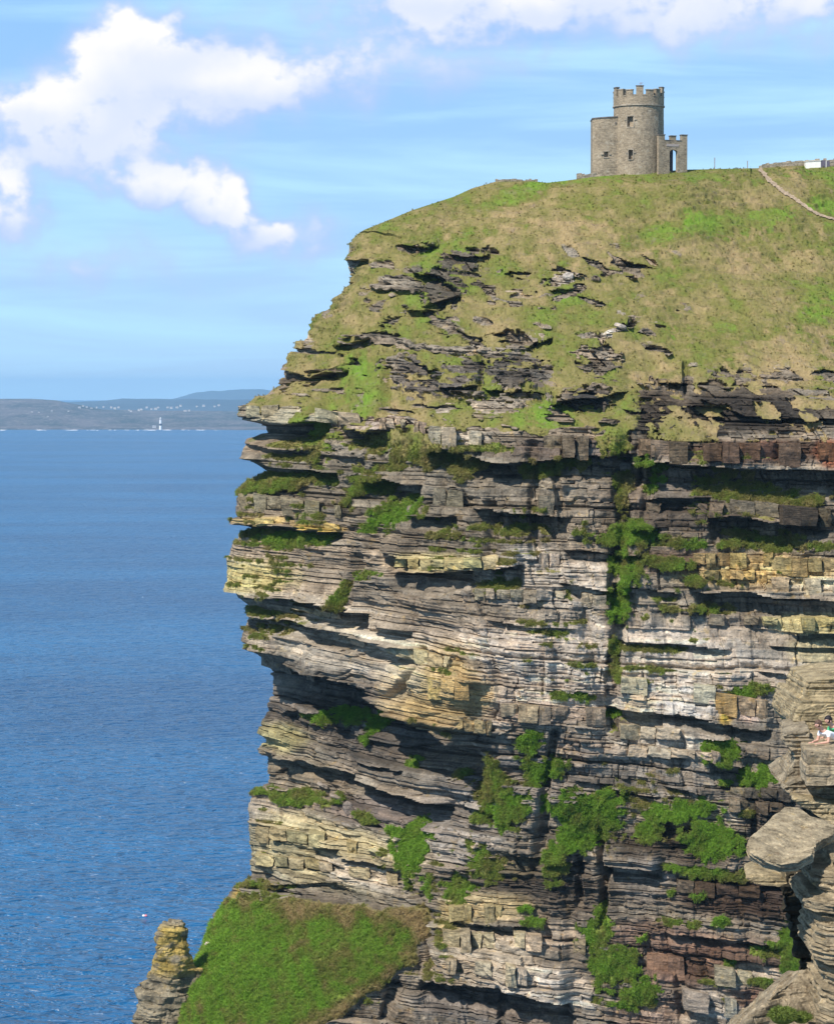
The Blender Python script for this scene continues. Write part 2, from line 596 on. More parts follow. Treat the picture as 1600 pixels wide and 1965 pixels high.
# ---- macro relief: overhangs and recesses --------------------------------------------------------
off = np.zeros_like(Y)
OVER = [  # polyline, depth in metres, reach above px, reach below px
    ([(440, 800), (500, 813), (560, 813), (615, 810)], 4.2, 60, 30), ([(672, 818), (700, 824), (735, 820)], 3.2, 25, 34), ([(455, 880), (520, 893), (640, 905)], 2.4, 22, 22),
    ([(455, 848), (520, 858), (600, 862)], 1.2, 12, 12),
    ([(820, 858), (880, 868), (950, 884), (1060, 880), (1110, 872), (1200, 878)], 2.6, 50, 34),
    ([(1205, 890), (1320, 893), (1400, 900), (1660, 904)], 3.6, 60, 46), ([(1365, 994), (1420, 990), (1470, 1002), (1525, 1002)], 3.8, 22, 44),
    ([(1180, 868), (1215, 868)], 2.5, 20, 60), ([(440, 1006), (560, 1010), (650, 1024)], 2.4, 40, 16), ([(700, 922), (750, 918), (800, 926)], 2.8, 20, 30),
    ([(790, 984), (870, 990)], 1.8, 30, 22), ([(910, 975), (1010, 985), (1090, 995)], 2.6, 40, 32), ([(430, 1122), (500, 1138), (560, 1146), (640, 1158), (700, 1178)], 3.6, 50, 34),
    ([(450, 1172), (540, 1182), (640, 1205), (700, 1226), (790, 1250)], 2.4, 26, 30), ([(500, 1240), (600, 1285), (650, 1296), (700, 1315), (760, 1345), (820, 1385), (860, 1402), (905, 1438)], 4.6, 60, 66),
    ([(480, 1444), (600, 1462), (690, 1480)], 2.2, 26, 26), ([(690, 1488), (740, 1505), (820, 1530), (850, 1545)], 4.2, 24, 44), ([(755, 1096), (850, 1098), (950, 1092), (1000, 1078)], 2.8, 36, 36),
    ([(1165, 1356), (1300, 1372), (1380, 1385), (1475, 1404)], 2.3, 60, 20), ([(1145, 1658), (1200, 1664), (1265, 1668)], 3.4, 40, 30),
    ([(810, 1878), (900, 1890), (1010, 1900), (1090, 1925)], 3.2, 60, 40), ([(1340, 1132), (1480, 1140), (1660, 1156)], 2.6, 50, 32), ([(1090, 1055), (1160, 1062), (1230, 1068)], 1.6, 30, 24),
    ([(1080, 1120), (1150, 1132), (1220, 1136)], 1.8, 20, 22), ([(845, 742), (880, 745), (915, 735)], 2.2, 26, 20), ([(935, 742), (1040, 752)], 1.8, 30, 16),
    ([(1060, 772), (1150, 764), (1200, 745)], 2.4, 30, 26), ([(1270, 726), (1315, 736)], 2.8, 20, 30), ([(1320, 780), (1380, 776), (1430, 800), (1660, 812)], 1.3, 40, 30),
    ([(770, 468), (800, 472), (835, 470)], 1.8, 14, 12), ([(865, 485), (900, 490), (935, 488)], 1.8, 14, 16), ([(800, 520), (850, 530), (870, 545)], 2.4, 16, 20), ([(820, 590), (880, 565)], 1.6, 14, 12),
    ([(975, 526), (1012, 524)], 1.0, 10, 8), ([(1010, 662), (1055, 650)], 1.4, 12, 12), ([(1060, 560), (1110, 555)], 1.0, 12, 8), ([(640, 660), (700, 655), (720, 645)], 1.6, 16, 14), ([(545, 705), (600, 722), (660, 712)], 1.8, 16, 16),
    ([(800, 700), (830, 705)], 1.4, 16, 12), ([(790, 600), (830, 598)], 1.2, 12, 10), ([(660, 495), (700, 500)], 1.6, 12, 10),
    ([(1370, 1460), (1400, 1468), (1425, 1470)], 2.4, 26, 30), ([(1280, 1510), (1350, 1522)], 0.9, 16, 10), ([(1180, 1520), (1260, 1532)], 1.4, 20, 16),
    ([(940, 1195), (1000, 1200), (1100, 1208)], 0.8, 14, 10), ([(1180, 1225), (1300, 1236), (1400, 1244)], 1.2, 16, 12), ([(600, 1620), (650, 1630)], 1.6, 20, 14), ([(650, 1640), (780, 1668)], 1.4, 16, 12),
    ([(720, 1195), (780, 1215)], 2.2, 16, 24), ([(740, 1055), (790, 1070)], 2.4, 20, 26), ([(560, 830), (600, 840)], 1, 10, 10), ([(1500, 1010), (1590, 1015)], 1.0, 40, 12),
    ([(1280, 1790), (1400, 1800), (1500, 1815)], 1.2, 30, 14), ([(1400, 1690), (1500, 1700)], 1.3, 24, 14), ([(1390, 1835), (1470, 1850)], 1.4, 24, 18), ([(900, 1770), (960, 1775), (1010, 1778)], 1.6, 30, 24),
    ([(1000, 1640), (1060, 1650), (1120, 1655)], 1.3, 26, 14), ([(880, 1540), (960, 1560)], 0.8, 16, 10), ([(560, 1365), (600, 1370)], 1.2, 12, 14), ([(700, 1455), (790, 1475)], 1.2, 14, 10),
    ([(890, 870), (1000, 905)], 1.0, 12, 14), ([(1240, 960), (1360, 958)], 1.2, 14, 14), ([(1210, 1005), (1260, 1015)], 2.0, 20, 22), ([(1520, 1215), (1660, 1220)], 1.2, 24, 10), ([(1460, 1290), (1540, 1300)], 0.8, 20, 10),
    ([(1110, 1500), (1170, 1510)], 1.0, 12, 10), ([(480, 1700), (640, 1700)], 0.8, 30, 8), ([(1180, 1120), (1300, 1134)], 1.4, 14, 14), ([(1480, 1240), (1660, 1246)], 1.0, 10, 8),
]
wob = fbm(X_ * 0.16, Y * 0.1, Z_ * 0.12, 3, 51) * 9
wob2 = fbm(X_ * 0.35, 0 * Y + 3, 0 * Z_, 3, 77)
for pl, A, La, Lb in OVER:
    pl = np.array(pl, float)
    x0, x1 = pl[0, 0], pl[-1, 0]
    cols = (PX > x0 - 30) & (PX < x1 + 30)
    yl = np.interp(PX, pl[:, 0], pl[:, 1])
    d = PY - yl - wob
    msk = cols & (d > -La * 3) & (d < Lb * 2.2)
    if not msk.any(): continue
    dm = d[msk]
    tp = min(22.0, (x1 - x0) * 0.3)
    wx = sm(x0 - 10, x0 - 10 + tp, PX[msk]) * (1 - sm(x1 + 10 - tp, x1 + 10, PX[msk]))
    A_ = 1.45 * A * (1 + 0.45 * wob2[msk]) * wx
    up = 0.5 * A_ * np.exp(np.minimum(dm, 0) / La)
    dn = -0.62 * A_ * (1 - sm(0.55, 1.5, dm / Lb))
    off[msk] += np.where(dm < 0, up, dn)
# gullies and buttresses: vertical relief (px of axis line, top, bottom, half width, depth)
GUL = [([(1200, 845), (1186, 940), (1196, 1010), (1178, 1120), (1186, 1200), (1170, 1300), (1174, 1400)], 15, 1.8), ([(1240, 860), (1235, 1000)], 10, 1.2), ([(1020, 850), (1025, 1060)], 12, 1.6), ([(940, 960), (945, 1100)], 12, 1.8),
       ([(1065, 1400), (1050, 1500), (1040, 1650)], 10, 1.8), ([(1108, 1640), (1106, 1740)], 8, 2.0), ([(1152, 1590), (1155, 1700), (1150, 1780)], 9, 2.6), ([(1025, 1690), (1020, 1640)], 6, 1.2),
       ([(905, 1440), (925, 1540)], 16, 1.6), ([(790, 1690), (815, 1790), (820, 1860)], 9, 1.8), ([(1535, 1560), (1530, 1700)], 14, 1.4), ([(1445, 1500), (1452, 1640)], 8, 1.4), ([(745, 700), (740, 780)], 10, 1),
       ([(920, 690), (922, 745)], 5, 1.6), ([(930, 1240), (960, 1330)], 9, .9), ([(1060, 890), (1080, 1000)], 8, 1.4), ([(800, 1250), (780, 1330)], 10, 1.6), ([(1300, 1840), (1310, 1965)], 12, 1.0),
       ([(690, 1060), (670, 1200)], 10, 1.4), ([(965, 1890), (960, 1990)], 8, 1.6), ([(750, 1900), (735, 1990)], 14, 2.2), ([(1315, 700), (1318, 760)], 7, 2), ([(850, 880), (845, 960)], 10, 1.2)]
for pl, hw, dep in GUL:
    pl = np.array(sorted(pl, key=lambda p: p[1]), float)
    xl = np.interp(PY, pl[:, 1], pl[:, 0]) + wob * 0.7
    yw_ = sm(pl[0, 1] - 14, pl[0, 1] + 14, PY) * (1 - sm(pl[-1, 1] - 14, pl[-1, 1] + 14, PY))
    d = np.abs(PX - xl) / hw
    off -= dep * yw_ * (1 - sm(0.35, 1.25, d))
# broad buttressing, vertical
rockbelt = sm(800, 860, PY)
butt = fbm(s_m * 0.11 + 0.3 * fbm(X_ * .05, 0 * Y, Z_ * .05, 2, 4), 0 * Y, Z_ * 0.035, 3, 90)
greenslope_edge = np.interp(PX, [250, 365, 400, 430, 480, 640, 800, 815, 850], [1850, 1850, 1790, 1745, 1712, 1728, 1745, 1790, 1990])
gs_right = np.interp(PY, [1700, 1780, 1850, 1900, 1965, 2010], [800, 822, 800, 715, 620, 560])
gslope = sm(-6, 10, PY - greenslope_edge + 1.6 * wob + 22 * fbm(X_ * .5, Y * .4, Z_ * .5, 3, 133)) * (1 - sm(-14, 14, PX - gs_right + 3.5 * wob + 30 * fbm(X_ * .5, Y * .4, Z_ * .5, 3, 134)))
off += 1.7 * butt * rockbelt * (1 - gslope)
crag = fbm(X_ * 0.30, Y * 0.2, Z_ * 0.34, 4, 191)
crag = np.sign(crag) * np.abs(crag) ** 0.8
off += 0.95 * crag * rockbelt * (1 - gslope)
uplump = fbm(X_ * 0.06 + 3, Y * 0.05, Z_ * 0.10, 4, 196)
off += 1.9 * uplump * (1 - sm(760, 840, PY)) * sm(400, 480, PY)

# ---- turf mask -----------------------------------------------------------------------------------
nz1 = fbm(X_ * 0.22, Y * 0.22, Z_ * 0.22, 4, 5)
nz2 = fbm(X_ * 0.7, Y * 0.7, Z_ * 0.7, 3, 15)
nz3 = fbm(X_ * 2.0, Y * 1.4, Z_ * 1.6, 2, 16)
vst = fbm(X_ * 1.0, 0 * Y, Z_ * 0.16, 3, 18)
rim = np.interp(PX, [440, 520, 600, 650, 700, 780, 860, 950, 1050, 1100, 1200, 1290, 1330, 1380, 1450, 1520, 1660],
                [781, 779, 782, 790, 797, 806, 822, 832, 838, 838, 846, 822, 772, 762, 770, 762, 772])
G = (1 - sm(-6, 7, PY - rim + 34 * nz1 + 16 * nz2)) * 1.0
hue = 0.44 + 0.60 * fbm(X_ * 0.09, Y * 0.06, Z_ * 0.09, 4, 25) + 0.20 * nz2 + 0.2 * fbm(X_ * .8 + Z_ * .3, 0 * Y, Z_ * .22, 3, 26)
soil = 0.65 + 0 * G


# ---- bedding and joints --------------------------------------------------------------------------
def beds(tv, sv, th_lo, th_hi, seed, wfac, seam=0.16):
    """per-bed, per-block offset in [-1,1], seam depth, joint depth, and a per-block tone"""
    r = np.random.default_rng(seed)
    th = np.exp(r.uniform(math.log(th_lo), math.log(th_hi), 900))
    edges = tv.min() - 1 + np.cumsum(th)
    k = np.clip(np.searchsorted(edges, tv), 1, 898)
    lo = edges[k - 1]; thk = edges[k] - lo
    fr = (tv - lo) / thk
    wk = thk * (wfac[0] + (wfac[1] - wfac[0]) * hsh(k, 0 * k, seed + 1))
    ph = hsh(k, 0 * k + 3, seed + 2) * 50
    u = sv / wk + ph + 0.22 * vn(sv / wk * 0.9, k * 1.7, 0 * sv, seed + 3)
    ci = np.floor(u)
    fu = u - ci
    ci = ci.astype(np.int64)
    o = hsh(k, ci, seed + 4) * 2 - 1
    ok = hsh(k, 0 * k + 9, seed + 5) * 2 - 1
    dj = np.minimum(fu, 1 - fu) * wk
    return k, ci, fr, thk, o, ok, dj


ts = t_m + 0.30 * fbm(s_m * 0.07, Y * 0.03, t_m * 0.1, 3, 31) + 0.10 * vn(s_m * 0.6, 0 * Y, t_m * .5, 33)
sj = s_m + 0.35 * vn(s_m * 0.3, t_m * 0.9, 0 * Y, 41)
k1, c1_, f1, th1, o1, ok1, dj1 = beds(ts, sj, 1.2, 3.6, 101, (1.2, 5.0))
k2, c2_, f2, th2, o2, ok2, dj2 = beds(ts, sj, 0.30, 1.05, 202, (1.2, 7.5))
k3, c3_, f3, th3, o3, ok3, dj3 = beds(ts, sj, 0.13, 0.34, 303, (2.0, 9.0))
blkn = hsh(k2, c2_, 401) - 0.5 + 0.6 * (hsh(k3, c3_, 402) - 0.5)


def ell(cx, cy, rx, ry, ang=0.0, n=0.45):
    c, s_ = math.cos(R(ang)), math.sin(R(ang))
    dx, dy = PX - cx, PY - cy
    u = (dx * c + dy * s_) / rx
    v = (dy * c - dx * s_) / ry
    return 1 - sm(0.75, 1.2, np.sqrt(u * u + v * v) + n * nz1 + 0.55 * nz2 + 0.3 * nz3 + 0.7 * n * vst + 0.75 * n * blkn)


ROCKY = [(880, 505, 62, 24, -20, 1), (850, 560, 42, 42, 0, 1), (668, 490, 12, 50, 0, 1), (690, 655, 34, 16, -20, 1), (600, 722, 60, 12, -12, 1), (550, 720, 12, 30, 0, 1), (800, 722, 75, 34, 15, 1),
         (880, 725, 60, 36, 0, 1), (990, 712, 70, 34, 0, 1), (1000, 655, 55, 14, -15, 1), (1150, 690, 45, 26, 0, 1), (1130, 760, 62, 28, -10, 1), (1190, 632, 42, 10, -25, 1), (1250, 770, 45, 45, 0, 1),
         (1380, 800, 60, 34, 0, 1), (1560, 805, 110, 34, 0, 1), (1000, 528, 24, 7, 0, .8), (960, 778, 60, 12, 0, .8), (790, 475, 40, 12, 0, .8), (1085, 535, 40, 12, -10, .7),
         (1480, 815, 90, 24, 0, 1), (1320, 740, 14, 22, 0, 1), (780, 690, 26, 14, 0, .8), (720, 590, 12, 8, 0, .8), (760, 610, 40, 10, -30, .7), (960, 640, 30, 10, 0, .6), (1090, 565, 30, 6, -20, 1),
         (680, 770, 16, 22, 20, .5), (700, 560, 14, 10, 0, .6), (1225, 570, 16, 14, 0, .5), (590, 655, 10, 14, 0, .9), (620, 600, 8, 16, 0, .9), (1000, 760, 40, 12, 0, .6), (930, 800, 40, 10, 0, .5)]
for cx, cy, rx, ry, an, k in ROCKY:
    G *= 1 - k * ell(cx, cy, rx, ry, an) * sm(-0.62, -0.12, nz2 + 0.9 * blkn)
outc = sm(0.22, 0.40, fbm(s_m * 0.10, 0 * Y, t_m * 0.42, 4, 207) + 0.25 * nz2) * sm(455, 540, PY) * (1 - sm(1180, 1400, PX)) * (1 - sm(.0, .35, fbm(X_ * .05, Y * .05, Z_ * .05, 2, 209) + .1))
outc2 = sm(0.36, 0.46, fbm(s_m * 0.33, 0 * Y, t_m * 0.95, 3, 217) + 0.15 * nz1) * sm(440, 500, PY) * (1 - sm(1250, 1400, PX))
G *= 1 - 0.95 * np.maximum(outc, outc2)
LEDGE = [(545, 926, 85, 12, -8, .6), (470, 776, 40, 8, -20, .4), (620, 850, 50, 34, 0, .5), (790, 865, 110, 42, 12, .45), (590, 830, 18, 30, -20, .7), (765, 985, 56, 26, -28, .85), (540, 1035, 78, 12, 0, .8), (690, 935, 28, 42, 20, .6), (1250, 912, 30, 34, -20, .75),
         (1400, 915, 40, 18, 0, .4), (1200, 1030, 82, 24, 0, .75), (1205, 1080, 30, 30, 0, .8), (1320, 1046, 95, 9, 0, .6), (1510, 1046, 50, 14, 0, .5), (1275, 1082, 60, 14, 10, .65), (1342, 1116, 25, 8, 0, .6),
         (1188, 1165, 20, 34, 0, .8), (1325, 1170, 68, 7, 0, .6), (1183, 1285, 8, 22, 0, .7), (1178, 1374, 16, 7, 0, .8), (1440, 1326, 38, 9, 0, .8), (1090, 1335, 38, 9, 0, .8), (1385, 1440, 38, 17, 0, .95),
         (1460, 1490, 44, 17, 0, .95), (1022, 1430, 22, 26, 20, .9), (1048, 1480, 38, 28, 0, .9), (985, 1555, 50, 36, 0, .85), (1100, 1555, 56, 46, 0, .95), (1110, 1600, 34, 30, 0, .9), (1175, 1560, 20, 38, 0, .85), (1305, 1556, 58, 16, -8, .95),
         (1245, 1592, 26, 16, 0, .85), (1365, 1612, 44, 28, 0, .9), (1360, 1672, 72, 8, 5, .75), (1420, 1680, 40, 6, 0, .6), (1500, 1800, 46, 26, 0, .9), (1525, 1840, 26, 34, 0, .8), (1315, 1770, 45, 8, 0, .7), (1378, 1764, 20, 10, 0, .8),
         (1340, 1716, 18, 9, 0, .8), (1290, 1712, 12, 7, 0, .8), (1140, 1790, 30, 26, 0, .85), (1172, 1868, 34, 40, 0, .85), (1212, 1912, 40, 18, -20, .85), (880, 1700, 32, 26, 0, .85), (790, 1625, 36, 46, 10, .95), (770, 1598, 24, 14, 0, .9),
         (565, 1532, 85, 14, 8, .7), (700, 1572, 26, 10, 10, .6), (635, 1376, 46, 14, 0, .85), (715, 1395, 14, 30, 0, .8), (798, 1462, 12, 10, 0, .8), (705, 1105, 28, 8, 0, .75), (845, 1028, 40, 8, 0, .5), (1545, 965, 40, 7, -15, .5),
         (1575, 1052, 40, 9, 0, .5), (668, 1150, 6, 40, 0, .5), (930, 1640, 26, 36, 0, .75), (1062, 1655, 18, 36, 0, .7), (950, 1505, 34, 30, 0, .6), (1010, 1740, 12, 6, 0, .8), (1030, 1768, 14, 6, 0, .8), (955, 1660, 34, 26, 0, .55),
         (950, 860, 50, 10, 0, .6), (1040, 905, 30, 12, 0, .5), (1100, 890, 40, 9, 0, .5), (1190, 860, 30, 18, 0, .5), (590, 800, 16, 8, 0, .6), (880, 900, 40, 12, 0, .5), (1190, 940, 14, 40, 0, .5), (1400, 1850, 12, 6, 0, .8), (1180, 1240, 10, 20, 0, .6),
         (830, 1700, 12, 30, 0, .8), (1235, 1800, 12, 8, 0, .8), (1470, 1880, 24, 8, 0, .7), (1500, 1370, 8, 12, 0, .8), (500, 1702, 40, 5, 0, .5), (870, 1490, 10, 12, 0, .5), (1440, 1560, 14, 6, 0, .6), (1530, 1365, 14, 14, 0, .8)]
for cx, cy, rx, ry, an, h in LEDGE:
    e = ell(cx, cy, rx, ry, an, 0.95)
    G = np.maximum(G, e)
    hue = hue * (1 - e) + (h + 0.30 * nz2 + .2 * vst - 0.50 * sm(.2, .7, 1 - e) + .05) * e
    soil = soil * (1 - e)
    off += 0.22 * e
G = np.maximum(G, gslope)
strk_ = fbm(X_ * 0.9 + Z_ * 0.5, 0 * Y, Z_ * 0.25 - X_ * .12, 3, 17)
hue = hue * (1 - gslope) + (0.92 + 0.34 * nz1 + 0.50 * strk_ - 0.35 * sm(.2, .45, nz2) - .35 * sm(600, 800, PX) * sm(1820, 1960, PY)) * gslope
soil = soil * (1 - gslope) + gslope * (0.15 + .8 * sm(620, 760, PX) * sm(1800, 1900, PY))
pale = np.maximum.reduce([ell(700, 1728, 110, 22, 10), 1.1 * (1 - sm(8, 52, PY - greenslope_edge + 26 * nz1 + 14 * nz2)) * sm(430, 520, PX), 0.9 * sm(-46, -6, PX - gs_right + 30 * nz1)]) * gslope
hue = hue - 0.60 * pale
soil = soil + 0.25 * pale
# turf tone on the big slope
for cx, cy, rx, ry, an, dh in [(1300, 335, 240, 14, 0, .35), (1000, 372, 90, 14, -20, .35), (1380, 430, 180, 24, -8, .38), (1560, 460, 120, 26, 0, .3), (1390, 690, 110, 60, 20, .22), (1580, 350, 60, 40, 30, .3),
                               (650, 640, 60, 60, -40, .2), (700, 740, 40, 60, -40, .25), (900, 600, 80, 50, -30, .1), (1080, 790, 60, 26, 0, .35), (1270, 640, 25, 25, 0, .25),
                               (1000, 420, 160, 30, 0, -.15), (1100, 470, 200, 40, 0, -.18), (1280, 500, 120, 30, 0, -.12), (1520, 690, 130, 60, -25, -.30), (760, 480, 60, 40, 0, -.15), (1280, 740, 60, 30, 0, -.3), (1150, 560, 120, 40, 0, -.1), (1450, 390, 120, 18, 10, -.05)]:
    hue = hue + dh * ell(cx, cy, rx, ry, an, 0.6)
soil = soil + 0.6 * ell(1520, 690, 140, 66, -25) + 0.4 * ell(1050, 480, 200, 70, 0)
bare = sum(ell(*e_, n=0.5) for e_ in [(1125, 361, 26, 3, -8), (1168, 357, 18, 2.5, -4), (1040, 378, 40, 4, -4), (1240, 475, 20, 6, 0), (1350, 480, 14, 4, 0)])
band = sm(1180, 1260, PX) * sm(-95, -30, PY - rim) * (1 - sm(-10, 40, PY - 850))
frag = sm(-0.04, 0.14, fbm(X_ * 0.45 + Z_ * .25, Y * .3, Z_ * 0.40, 5, 301) + 0.16 * vst + 0.18 * blkn)
G = np.where(band > 0, np.maximum(G * (1 - band * (1 - frag) * 0.9), 0.92 * frag * band * (PY > rim) * (PY < 846)), G)
hue = hue - 0.14 * band
soil = soil + 0.3 * band
hue = np.clip(hue, 0, 1 - 0.14 * (1 - sm(800, 860, PY)))

# ---- rock tones (albedo) -------------------------------------------------------------------------
T = np.zeros(PX.shape + (3,)) + np.array([0.235, 0.205, 0.165])
tn = fbm(X_ * 0.12, Y * 0.12, Z_ * 0.3, 4, 65)
T *= (1 + 0.25 * tn)[..., None]
TONE = [  # cx, cy, rx, ry, ang, colour, strength
    (800, 920, 420, 110, 0, (.205, .185, .150), .8), (1150, 1290, 420, 110, 0, (.42, .375, .325), .9), (640, 1220, 170, 80, 15, (.37, .335, .28), .9), (1040, 1110, 200, 60, 0, (.36, .33, .29), .7),
    (680, 1380, 210, 90, 18, (.155, .14, .125), .95), (560, 1455, 90, 60, 0, (.19, .17, .13), .7), (1000, 1500, 150, 90, 0, (.22, .20, .18), .8), (760, 1560, 120, 30, 10, (.23, .20, .18), .9), (900, 1560, 90, 110, 0, (.25, .225, .20), .8),
    (1240, 1430, 160, 60, 5, (.42, .38, .32), .8), (1280, 1500, 200, 50, 5, (.22, .20, .175), .9), (860, 1320, 85, 85, 0, (.40, .31, .15), .85), (790, 1290, 40, 60, 0, (.40, .35, .25), .8), (500, 1105, 90, 36, 5, (.36, .33, .15), .8),
    (620, 1640, 190, 72, 12, (.33, .295, .185), .95), (700, 1680, 100, 30, 15, (.37, .335, .29), .8), (1470, 1095, 160, 38, 0, (.42, .32, .15), .9), (1560, 1122, 90, 18, 0, (.46, .40, .30), .8), (1560, 1200, 100, 22, 0, (.36, .32, .16), .85),
    (1560, 1250, 60, 30, 0, (.33, .30, .16), .6), (1395, 1358, 16, 34, 0, (.50, .33, .07), 1), (1440, 1365, 30, 30, 0, (.38, .29, .24), .9), (540, 1415, 60, 30, 8, (.33, .31, .16), .8), (620, 1012, 40, 9, 8, (.45, .33, .10), 1),
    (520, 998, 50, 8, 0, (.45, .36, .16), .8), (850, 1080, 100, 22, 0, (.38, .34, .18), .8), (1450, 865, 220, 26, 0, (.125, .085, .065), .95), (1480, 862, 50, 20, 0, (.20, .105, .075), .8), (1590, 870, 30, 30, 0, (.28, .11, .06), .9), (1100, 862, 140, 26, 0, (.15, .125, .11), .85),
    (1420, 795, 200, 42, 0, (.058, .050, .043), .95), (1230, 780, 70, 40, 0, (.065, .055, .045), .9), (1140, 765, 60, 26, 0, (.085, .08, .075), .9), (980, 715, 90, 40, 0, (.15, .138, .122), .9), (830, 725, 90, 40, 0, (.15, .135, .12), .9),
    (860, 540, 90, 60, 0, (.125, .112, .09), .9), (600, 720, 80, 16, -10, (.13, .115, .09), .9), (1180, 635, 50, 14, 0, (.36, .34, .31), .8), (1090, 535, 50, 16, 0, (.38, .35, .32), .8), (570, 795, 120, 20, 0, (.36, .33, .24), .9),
    (740, 812, 70, 18, 0, (.33, .28, .24), .9), (890, 835, 70, 22, 0, (.38, .35, .30), .9), (1350, 960, 220, 60, 0, (.165, .14, .12), .8), (1290, 990, 90, 40, 0, (.10, .085, .07), .8), (1290, 1075, 90, 26, 0, (.14, .10, .075), .8), (1540, 1000, 60, 28, 0, (.12, .10, .08), .9),
    (1520, 950, 100, 16, 0, (.27, .24, .2), .8), (1480, 1040, 120, 12, 0, (.20, .185, .175), .7), (1280, 1620, 130, 50, 0, (.105, .085, .065), .95), (1430, 1720, 140, 46, 5, (.085, .06, .048), .95), (1480, 1560, 60, 50, 0, (.10, .085, .07), .9),
    (1190, 1395, 26, 26, 0, (.14, .12, .10), .9), (1180, 1100, 24, 220, 0, (.12, .10, .075), .6), (1060, 1690, 110, 60, 0, (.115, .10, .085), .9), (1080, 1740, 90, 30, 0, (.15, .125, .10), .8), (1240, 1690, 70, 50, 5, (.24, .22, .20), .8), (1300, 1810, 150, 40, 5, (.25, .165, .125), .8),
    (1280, 1850, 50, 40, 0, (.30, .19, .14), .9), (1400, 1850, 130, 60, 0, (.17, .10, .07), .75), (1440, 1870, 70, 22, 0, (.42, .38, .32), .9), (1370, 1925, 50, 34, 10, (.38, .35, .31), .8), (1250, 1940, 90, 40, 0, (.26, .19, .15), .8), (1460, 1930, 50, 40, 0, (.25, .15, .11), .8),
    (1040, 1890, 110, 50, 15, (.42, .38, .33), .85), (930, 1830, 120, 50, 0, (.36, .31, .24), .85), (940, 1740, 90, 30, 0, (.33, .27, .15), .8), (860, 1770, 30, 50, 0, (.37, .30, .15), .8), (1060, 1800, 80, 30, 0, (.34, .28, .22), .8), (950, 1940, 180, 30, 5, (.20, .18, .165), .8),
    (450, 1725, 16, 26, 20, (.42, .30, .09), .9), (1000, 1660, 60, 30, 0, (.20, .17, .10), .5), (780, 1640, 60, 40, 0, (.3, .27, .2), .4), (700, 1560, 110, 30, 10, (.21, .18, .165), .9), (1470, 930, 100, 14, 0, (.24, .21, .18), .6),
    (1230, 1360, 34, 40, 0, (.42, .34, .22), .6), (1335, 1345, 60, 30, 0, (.50, .45, .40), .7), (1050, 1370, 130, 22, 0, (.30, .235, .185), .7), (1100, 1430, 90, 22, 5, (.27, .22, .18), .6), (1010, 1020, 60, 50, 0, (.20, .18, .16), .6), (1005, 1060, 50, 14, 0, (.5, .46, .4), .7), (1550, 1010, 50, 20, 0, (.09, .075, .06), .7)]
nwx = 26 * nz1 + 10 * nz2
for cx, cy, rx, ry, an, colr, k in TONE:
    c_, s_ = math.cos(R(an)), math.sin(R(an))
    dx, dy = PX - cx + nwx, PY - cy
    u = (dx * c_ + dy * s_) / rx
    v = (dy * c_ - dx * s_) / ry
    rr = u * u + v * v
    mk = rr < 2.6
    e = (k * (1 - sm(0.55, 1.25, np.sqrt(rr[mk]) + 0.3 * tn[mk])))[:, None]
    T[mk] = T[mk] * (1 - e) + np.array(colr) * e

zone = sm(-0.25, 0.35, fbm(s_m * 0.05, 0 * Y, t_m * 0.12, 3, 55))       # massive <-> flaggy
flut = fbm(s_m * 0.75, t_m * 0.10, 0 * Y, 3, 261)
det = 0.42 * ok1 + 0.68 * o1 + 0.55 * flut * sm(820, 880, PY)
det -= 0.45 * sm(0.30, 0.42, np.abs(fbm(s_m * 0.42, t_m * 0.07, 0 * Y, 2, 263))) * sm(-.1, .2, vn(s_m * .1, t_m * .15, 0 * Y, 264))
mass = sm(0.02, 0.30, fbm(s_m * 0.035, t_m * 0.34, 0 * Y, 3, 271))
det += 0.35 * mass * (ok1 + .5 * o1)
det += (0.24 * ok2 + 0.36 * o2) * (0.60 + 0.40 * zone) * (1 - 0.8 * mass)
det += (0.07 * ok3 + 0.07 * o3) * (1.15 - 0.8 * zone) * (1 - 0.9 * mass)
seam2 = (1 - sm(0.0, 0.22, f2)) * (0.16 + 0.36 * hsh(k2, 0 * k2, 7))
seam1 = (1 - sm(0.0, 0.12, f1)) * 0.8 * hsh(k1, 0 * k1, 8)
seam3 = (1 - sm(0.0, 0.35, f3)) * 0.13 * (1 - zone)
det -= seam1 + (seam2 + seam3) * (1 - 0.8 * mass)
det -= 0.30 * (1 - sm(0.03, 0.17, dj1)) * sm(.2, .6, hsh(k1, c1_, 91))
det -= 0.20 * (1 - sm(0.02, 0.12, dj2)) * (0.3 + 0.7 * zone)
det += 0.10 * fbm(X_ * 1.3, Y * 1.3, Z_ * 2.2, 3, 71)
rock = 1 - sm(0.35, 0.65, G)
T *= (1 + 0.14 * (hsh(k2, c2_, 21) * 2 - 1) + 0.12 * (hsh(k1, c1_, 22) * 2 - 1) + 0.16 * (hsh(k2, 0 * k2, 26) * 2 - 1) + 0.10 * (hsh(k3, 0 * k3, 23) * 2 - 1))[..., None]
warm = (hsh(k2, c2_, 24) - 0.5) * 0.08 + (hsh(k1, c1_, 25) - .5) * .06
T *= np.stack([1 + warm, 1 + 0 * warm, 1 - warm], -1)
T = T * (0.50 + 0.78 * np.clip(T.mean(-1, keepdims=True) / 0.40, 0, 1) ** 1.0)
T = np.clip(T, 0.012, 0.50)
upper = 1 - sm(700, 860, PY)
off_rock = det * (1.0 + 0.15 * upper) - 0.35 * upper * outc2 + upper * (0.95 * fbm(X_ * 0.65, Y * 0.6, Z_ * 0.9, 4, 311, 0.6) + 0.5 * flut)
